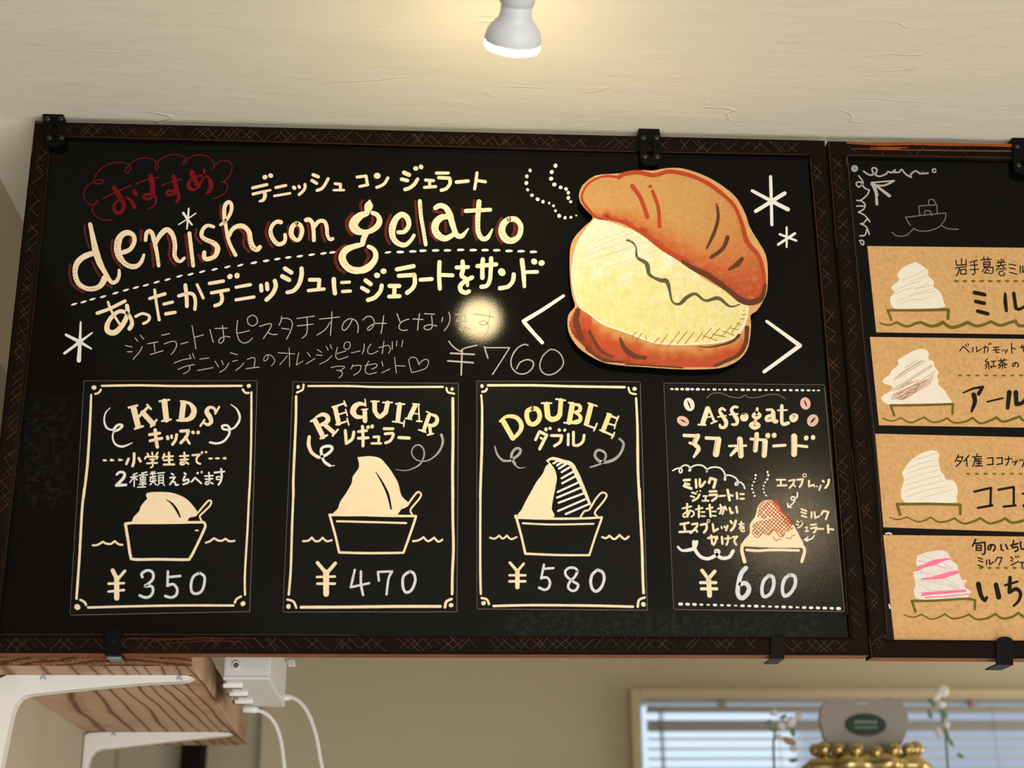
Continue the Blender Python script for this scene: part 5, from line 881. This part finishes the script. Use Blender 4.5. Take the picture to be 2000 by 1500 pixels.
for i in range(3):
    yy = y0+0.035+i*0.062; box('socket_hood', px0+0.012, px0+0.034, yy, yy+0.008, zb-0.0045, zb+0.001, 'plastic', pw, 0.002)
    box('socket_opening', px0+0.008, px0+0.030, yy+0.014, yy+0.034, zb-0.0012, zb+0.001, 'socket', pw)
q = at_y(541, 1300, 1.97); box('cable_cover', q.x, q.x+0.011, 1.955, 1.985, at_y(541, 1334, 1.97).z, zb+0.06, 'plastic', pw, 0.002); box('cable_cover', q.x+0.014, q.x+0.020, 1.97, 1.99, at_y(541, 1292, 1.97).z, zb+0.06, 'plastic', pw, 0.002)
def cable(label, pts, Y, r, plug):
    root = empty('charging_cable', (0, 0, 0), label, 'cable', 'white cables hanging from the power block')
    P = [at_y(x, y, Y) for x, y in pts] + [at_y(pts[-1][0]+4, 1700, Y), at_y(pts[-1][0]-5, 2300, Y)]
    from_bm('cord', tube_bm(crom(P, 8), r, 10), 'cable', root, True)
    d = (P[1]-P[0]).normalized(); from_bm('plug', lathe_bm([(0.0028, -0.008), (0.0040, -0.007), (0.0042, 0.006), (0.0030, 0.011)], P[0], d, 14), 'plastic', root, True)
cable('right white cable arching out of the side of the power block', [(552, 1362), (570, 1362), (590, 1375), (606, 1402), (618, 1440), (625, 1480), (630, 1520)], 1.93, 0.0026, True)
cable('left white cable hanging from the underside of the power block', [(487, 1386), (502, 1387), (522, 1396), (538, 1415), (548, 1445), (553, 1480), (556, 1520)], 1.93, 0.0026, False)

# ================================================================ ceiling spotlights with reflector lamps
def spotlight(label, P, axis, glow='glow'):
    root = empty('ceiling_spotlight', (0, 0, 0), label, 'lamp', 'ceiling spotlights with reflector lamps')
    a = axis.normalized()
    b = lathe_bm([(0.0255, 0.0), (0.0262, -0.002), (0.0260, -0.006), (0.0247, -0.011), (0.0220, -0.0155), (0.0182, -0.0200), (0.0155, -0.0235), (0.0146, -0.028), (0.0145, -0.040)], P, a, 48)
    from_bm('lamp_body', b, 'bulb', root, True)
    g = lathe_bm([(0.0258, -0.0003), (0.0260, 0.0025), (0.0242, 0.0052), (0.018, 0.0074), (0.010, 0.0086), (0.0, 0.0090)], P, a, 48)
    tag(from_bm('lamp_face', g, glow, root, True), 'glowing frosted front of the lamp')
    s = lathe_bm([(0.0150, -0.0365), (0.0160, -0.0372), (0.0166, -0.048), (0.0176, -0.060), (0.0178, -0.090), (0.0165, -0.100), (0.008, -0.104)], P, a, 40)
    sk = from_bm('lamp_holder', s, 'bulb', root, True)
    e = P - a*0.095; top = V((e.x, e.y-0.004, CEIL))
    from_bm('swivel_arm', tube_bm(crom([e, e+V((0, -0.002, 0.02)), top-V((0, 0, 0.004))], 6), 0.006, 12), 'bulb', root, True)
    from_bm('ceiling_rose', lathe_bm([(0.032, 0), (0.032, 0.010), (0.028, 0.014), (0.008, 0.016)], top, V((0, 0, -1)), 40), 'bulb', root, True)
L1 = at_y(1001, 84, 1.222)
spotlight('lit ceiling spotlight above the large board, aimed at it', L1, (CU*-1.0 + CR*-0.13).normalized()*0.88 + CF*0.475)
spotlight('second lit ceiling spotlight nearer the viewer, outside the picture', V((0.74, 0.21, EYE+0.76)), V((0.02, 0.80, -0.40)), 'glow_strong')

# ================================================================ far kitchen: heart plate on a brass stand, flowers
cab = empty('tall_cabinet', (0, 0, 0), 'tall white cabinet below the window view, carrying the ornaments', 'cabinet')
cx0, cx1, cy0, cy1, ct = 0.42, 1.25, 2.42, 2.86, 1.70
box('body', cx0, cx1, cy0, cy1, 0.0, ct, 'cabinet', cab, 0.004)
for k in range(2):
    xa = cx0+0.01+k*(cx1-cx0)/2; dd = box('door', xa, xa+(cx1-cx0)/2-0.02, cy0-0.018, cy0, 0.08, ct-0.02, 'cabinet', cab, 0.003); box('handle', (cx0+cx1)/2-0.03+k*0.045, (cx0+cx1)/2-0.018+k*0.045, cy0-0.045, cy0-0.018, 0.85, 1.05, 'zinc', dd, 0.002)
YH = 2.60; HP = (1560, 1320, 4.5455)
hp = [(190, 400), (197, 310), (235, 230), (305, 190), (400, 198), (480, 238), (565, 256), (650, 238), (730, 203), (810, 188), (895, 220), (952, 300), (974, 400), (958, 500), (915, 600), (878, 690), (850, 760), (590, 800), (340, 760), (300, 650), (235, 560)]
q = [at_y(HP[0]+x/HP[2], HP[1]+y/HP[2], YH) for x, y in hp]; qq = crom([V((v.x, v.z)) for v in q]+[V((q[0].x, q[0].z))], 5)[:-1]
orn = empty('heart_ornament', (0, 0, 0), 'heart shaped grey plate with green oval badge on a brass stand', 'ornament')
o = from_bm('heart_plate', plate_bm([(v.x, v.y) for v in qq], YH, YH+0.014), 'heart', orn); m = o.modifiers.new('bevel', 'BEVEL'); m.width = 0.003; m.segments = 3; m.limit_method = 'ANGLE'; m.angle_limit = 0.8
c = at_y(HP[0]+592/HP[2], HP[1]+436/HP[2], YH); rx, rz = 0.0355, 0.0185
bd = from_bm('oval_badge', plate_bm([(c.x+rx*math.cos(t*math.pi/16), c.z+rz*math.sin(t*math.pi/16)) for t in range(32)], YH-0.0025, YH), 'green', o)
bm = bmesh.new()
for row, (z, n, w) in enumerate(((0.0045, 6, 0.0046), (-0.0045, 10, 0.0028))):
    for i in range(n):
        x = c.x + (i-(n-1)/2)*w*1.45; box_bm(x-w/2, x+w/2, YH-0.0029, YH-0.0025, c.z+z-w*0.6, c.z+z+w*0.6, bm=bm)
from_bm('badge_print', bm, 'paleprint', bd)
bc = at_y(1692, 1485, YH+0.02); zt = at_y(1692, 1484, YH).z
bm = bmesh.new(); S = 72; rings = []
for r0, z in ((0.085, ct), (0.088, ct+0.012), (0.060, ct+0.03), (0.045, ct+0.055), (0.060, zt-0.035), (0.096, zt-0.022), (0.104, zt-0.008), (0.086, zt+0.006), (0.055, zt+0.010), (0.0, zt+0.010)):
    sc = 0.10 if r0 > 0.08 and z > ct+0.05 else 0.0
    rings.append([bm.verts.new((bc.x+r0*(1+sc*math.cos(k*2*math.pi/S*9))*math.cos(k*2*math.pi/S), bc.y+r0*0.75*(1+sc*math.cos(k*2*math.pi/S*9))*math.sin(k*2*math.pi/S), z)) for k in range(S)])
for i in range(len(rings)-1):
    for k in range(S): bm.faces.new((rings[i][k], rings[i][(k+1) % S], rings[i+1][(k+1) % S], rings[i+1][k]))
bm.faces.new(rings[0][::-1]); bmesh.ops.remove_doubles(bm, verts=bm.verts, dist=1e-6); bmesh.ops.recalc_face_normals(bm, faces=bm.faces)
from_bm('brass_stand', bm, 'brass', orn, True)
for k in range(9):
    a = math.pi*(1.03+0.94*k/8); bx, by = bc.x+0.088*math.cos(a), bc.y+0.062*math.sin(a); r0 = 0.011+0.002*(k % 2)
    zz = zt+0.008+0.010*abs(math.cos(a))
    from_bm('brass_bead', lathe_bm([(r0*math.sin(t*math.pi/8), -r0*math.cos(t*math.pi/8)) for t in range(9)], V((bx, by, zz)), V((0, 0, 1)), 16, caps=False), 'brass', orn, True)

def blob(name, c, rx, ry, rz, mat, parent, seed=0, rot=0):
    bm = bmesh.new(); bmesh.ops.create_icosphere(bm, subdivisions=2, radius=1)
    for v in bm.verts:
        k = 1+0.25*noise.noise(v.co*1.7+V((seed, 0, 0))); x, z = v.co.x*rx*k, v.co.z*rz*k; ca, sa = math.cos(rot), math.sin(rot)
        v.co = V((c.x+x*ca-z*sa, c.y+v.co.y*ry*k, c.z+x*sa+z*ca))
    return from_bm(name, bm, mat, parent, True)
def sprig(label, Y, stem, petals, leaves, tans, group='artificial flowers beside the heart ornament'):
    root = empty('flower_sprig', (0, 0, 0), label, 'flower', group)
    P = [at_y(x, y, Y) for x, y in stem]; P = [V((P[0].x, P[0].y, ct+0.001))] + P[0:]
    from_bm('stem', tube_bm(crom(P, 6), 0.0022, 8), 'leaf', root, True)
    from_bm('vase', lathe_bm([(0.022, 0), (0.026, 0.02), (0.02, 0.05), (0.012, 0.07), (0.014, 0.08)], V((P[0].x, P[0].y, ct)), V((0, 0, 1)), 24), 'cabinet', root, True)
    for i, (x, y, a, b, rt) in enumerate(petals): blob('petal', at_y(x, y, Y-0.004*(i % 3)), a*0.0009, 0.005, b*0.0009, 'petal', root, i, rt)
    for i, (x, y, a, b, rt) in enumerate(leaves): blob('leaf', at_y(x, y, Y-0.003*(i % 2)), a*0.0009, 0.0015, b*0.0009, 'leaf', root, i+9, rt)
    for i, (x, y, a, b, rt) in enumerate(tans): blob('dry_leaf', at_y(x, y, Y-0.008), a*0.0009, 0.002, b*0.0009, 'petal_tan', root, i+20, rt)
sprig('pale flowers with a tan leaf to the left of the heart ornament', 2.66, [(1513, 1560), (1512, 1500), (1511, 1450), (1516, 1425), (1530, 1405)], [(1512, 1392, 9, 6, 0.3), (1526, 1418, 8, 9, 0.8), (1545, 1410, 9, 12, 0), (1560, 1400, 8, 7, 0.5), (1522, 1440, 7, 6, 0), (1550, 1462, 8, 6, 0)], [(1502, 1410, 7, 5, 0.5), (1508, 1425, 8, 4, -0.6), (1548, 1428, 5, 12, 0.1), (1530, 1400, 8, 4, 0.3), (1550, 1485, 9, 4, 0.2)], [(1541, 1447, 15, 7, -0.35)])
sprig('taller pale blossom with trailing green leaves right of the heart ornament', 2.70, [(1856, 1560), (1850, 1480), (1846, 1430), (1838, 1390), (1840, 1360)], [(1841, 1350, 15, 11, 0.5), (1828, 1362, 10, 8, 0.9), (1838, 1376, 9, 8, 0), (1832, 1430, 6, 12, 0.2), (1848, 1415, 7, 8, 0)], [(1820, 1372, 10, 5, -1.0), (1816, 1395, 9, 5, -1.3), (1848, 1432, 5, 14, 0.2), (1856, 1448, 4, 12, 0.5), (1844, 1395, 7, 10, 0.1), (1876, 1476, 8, 4, -0.6)], [])
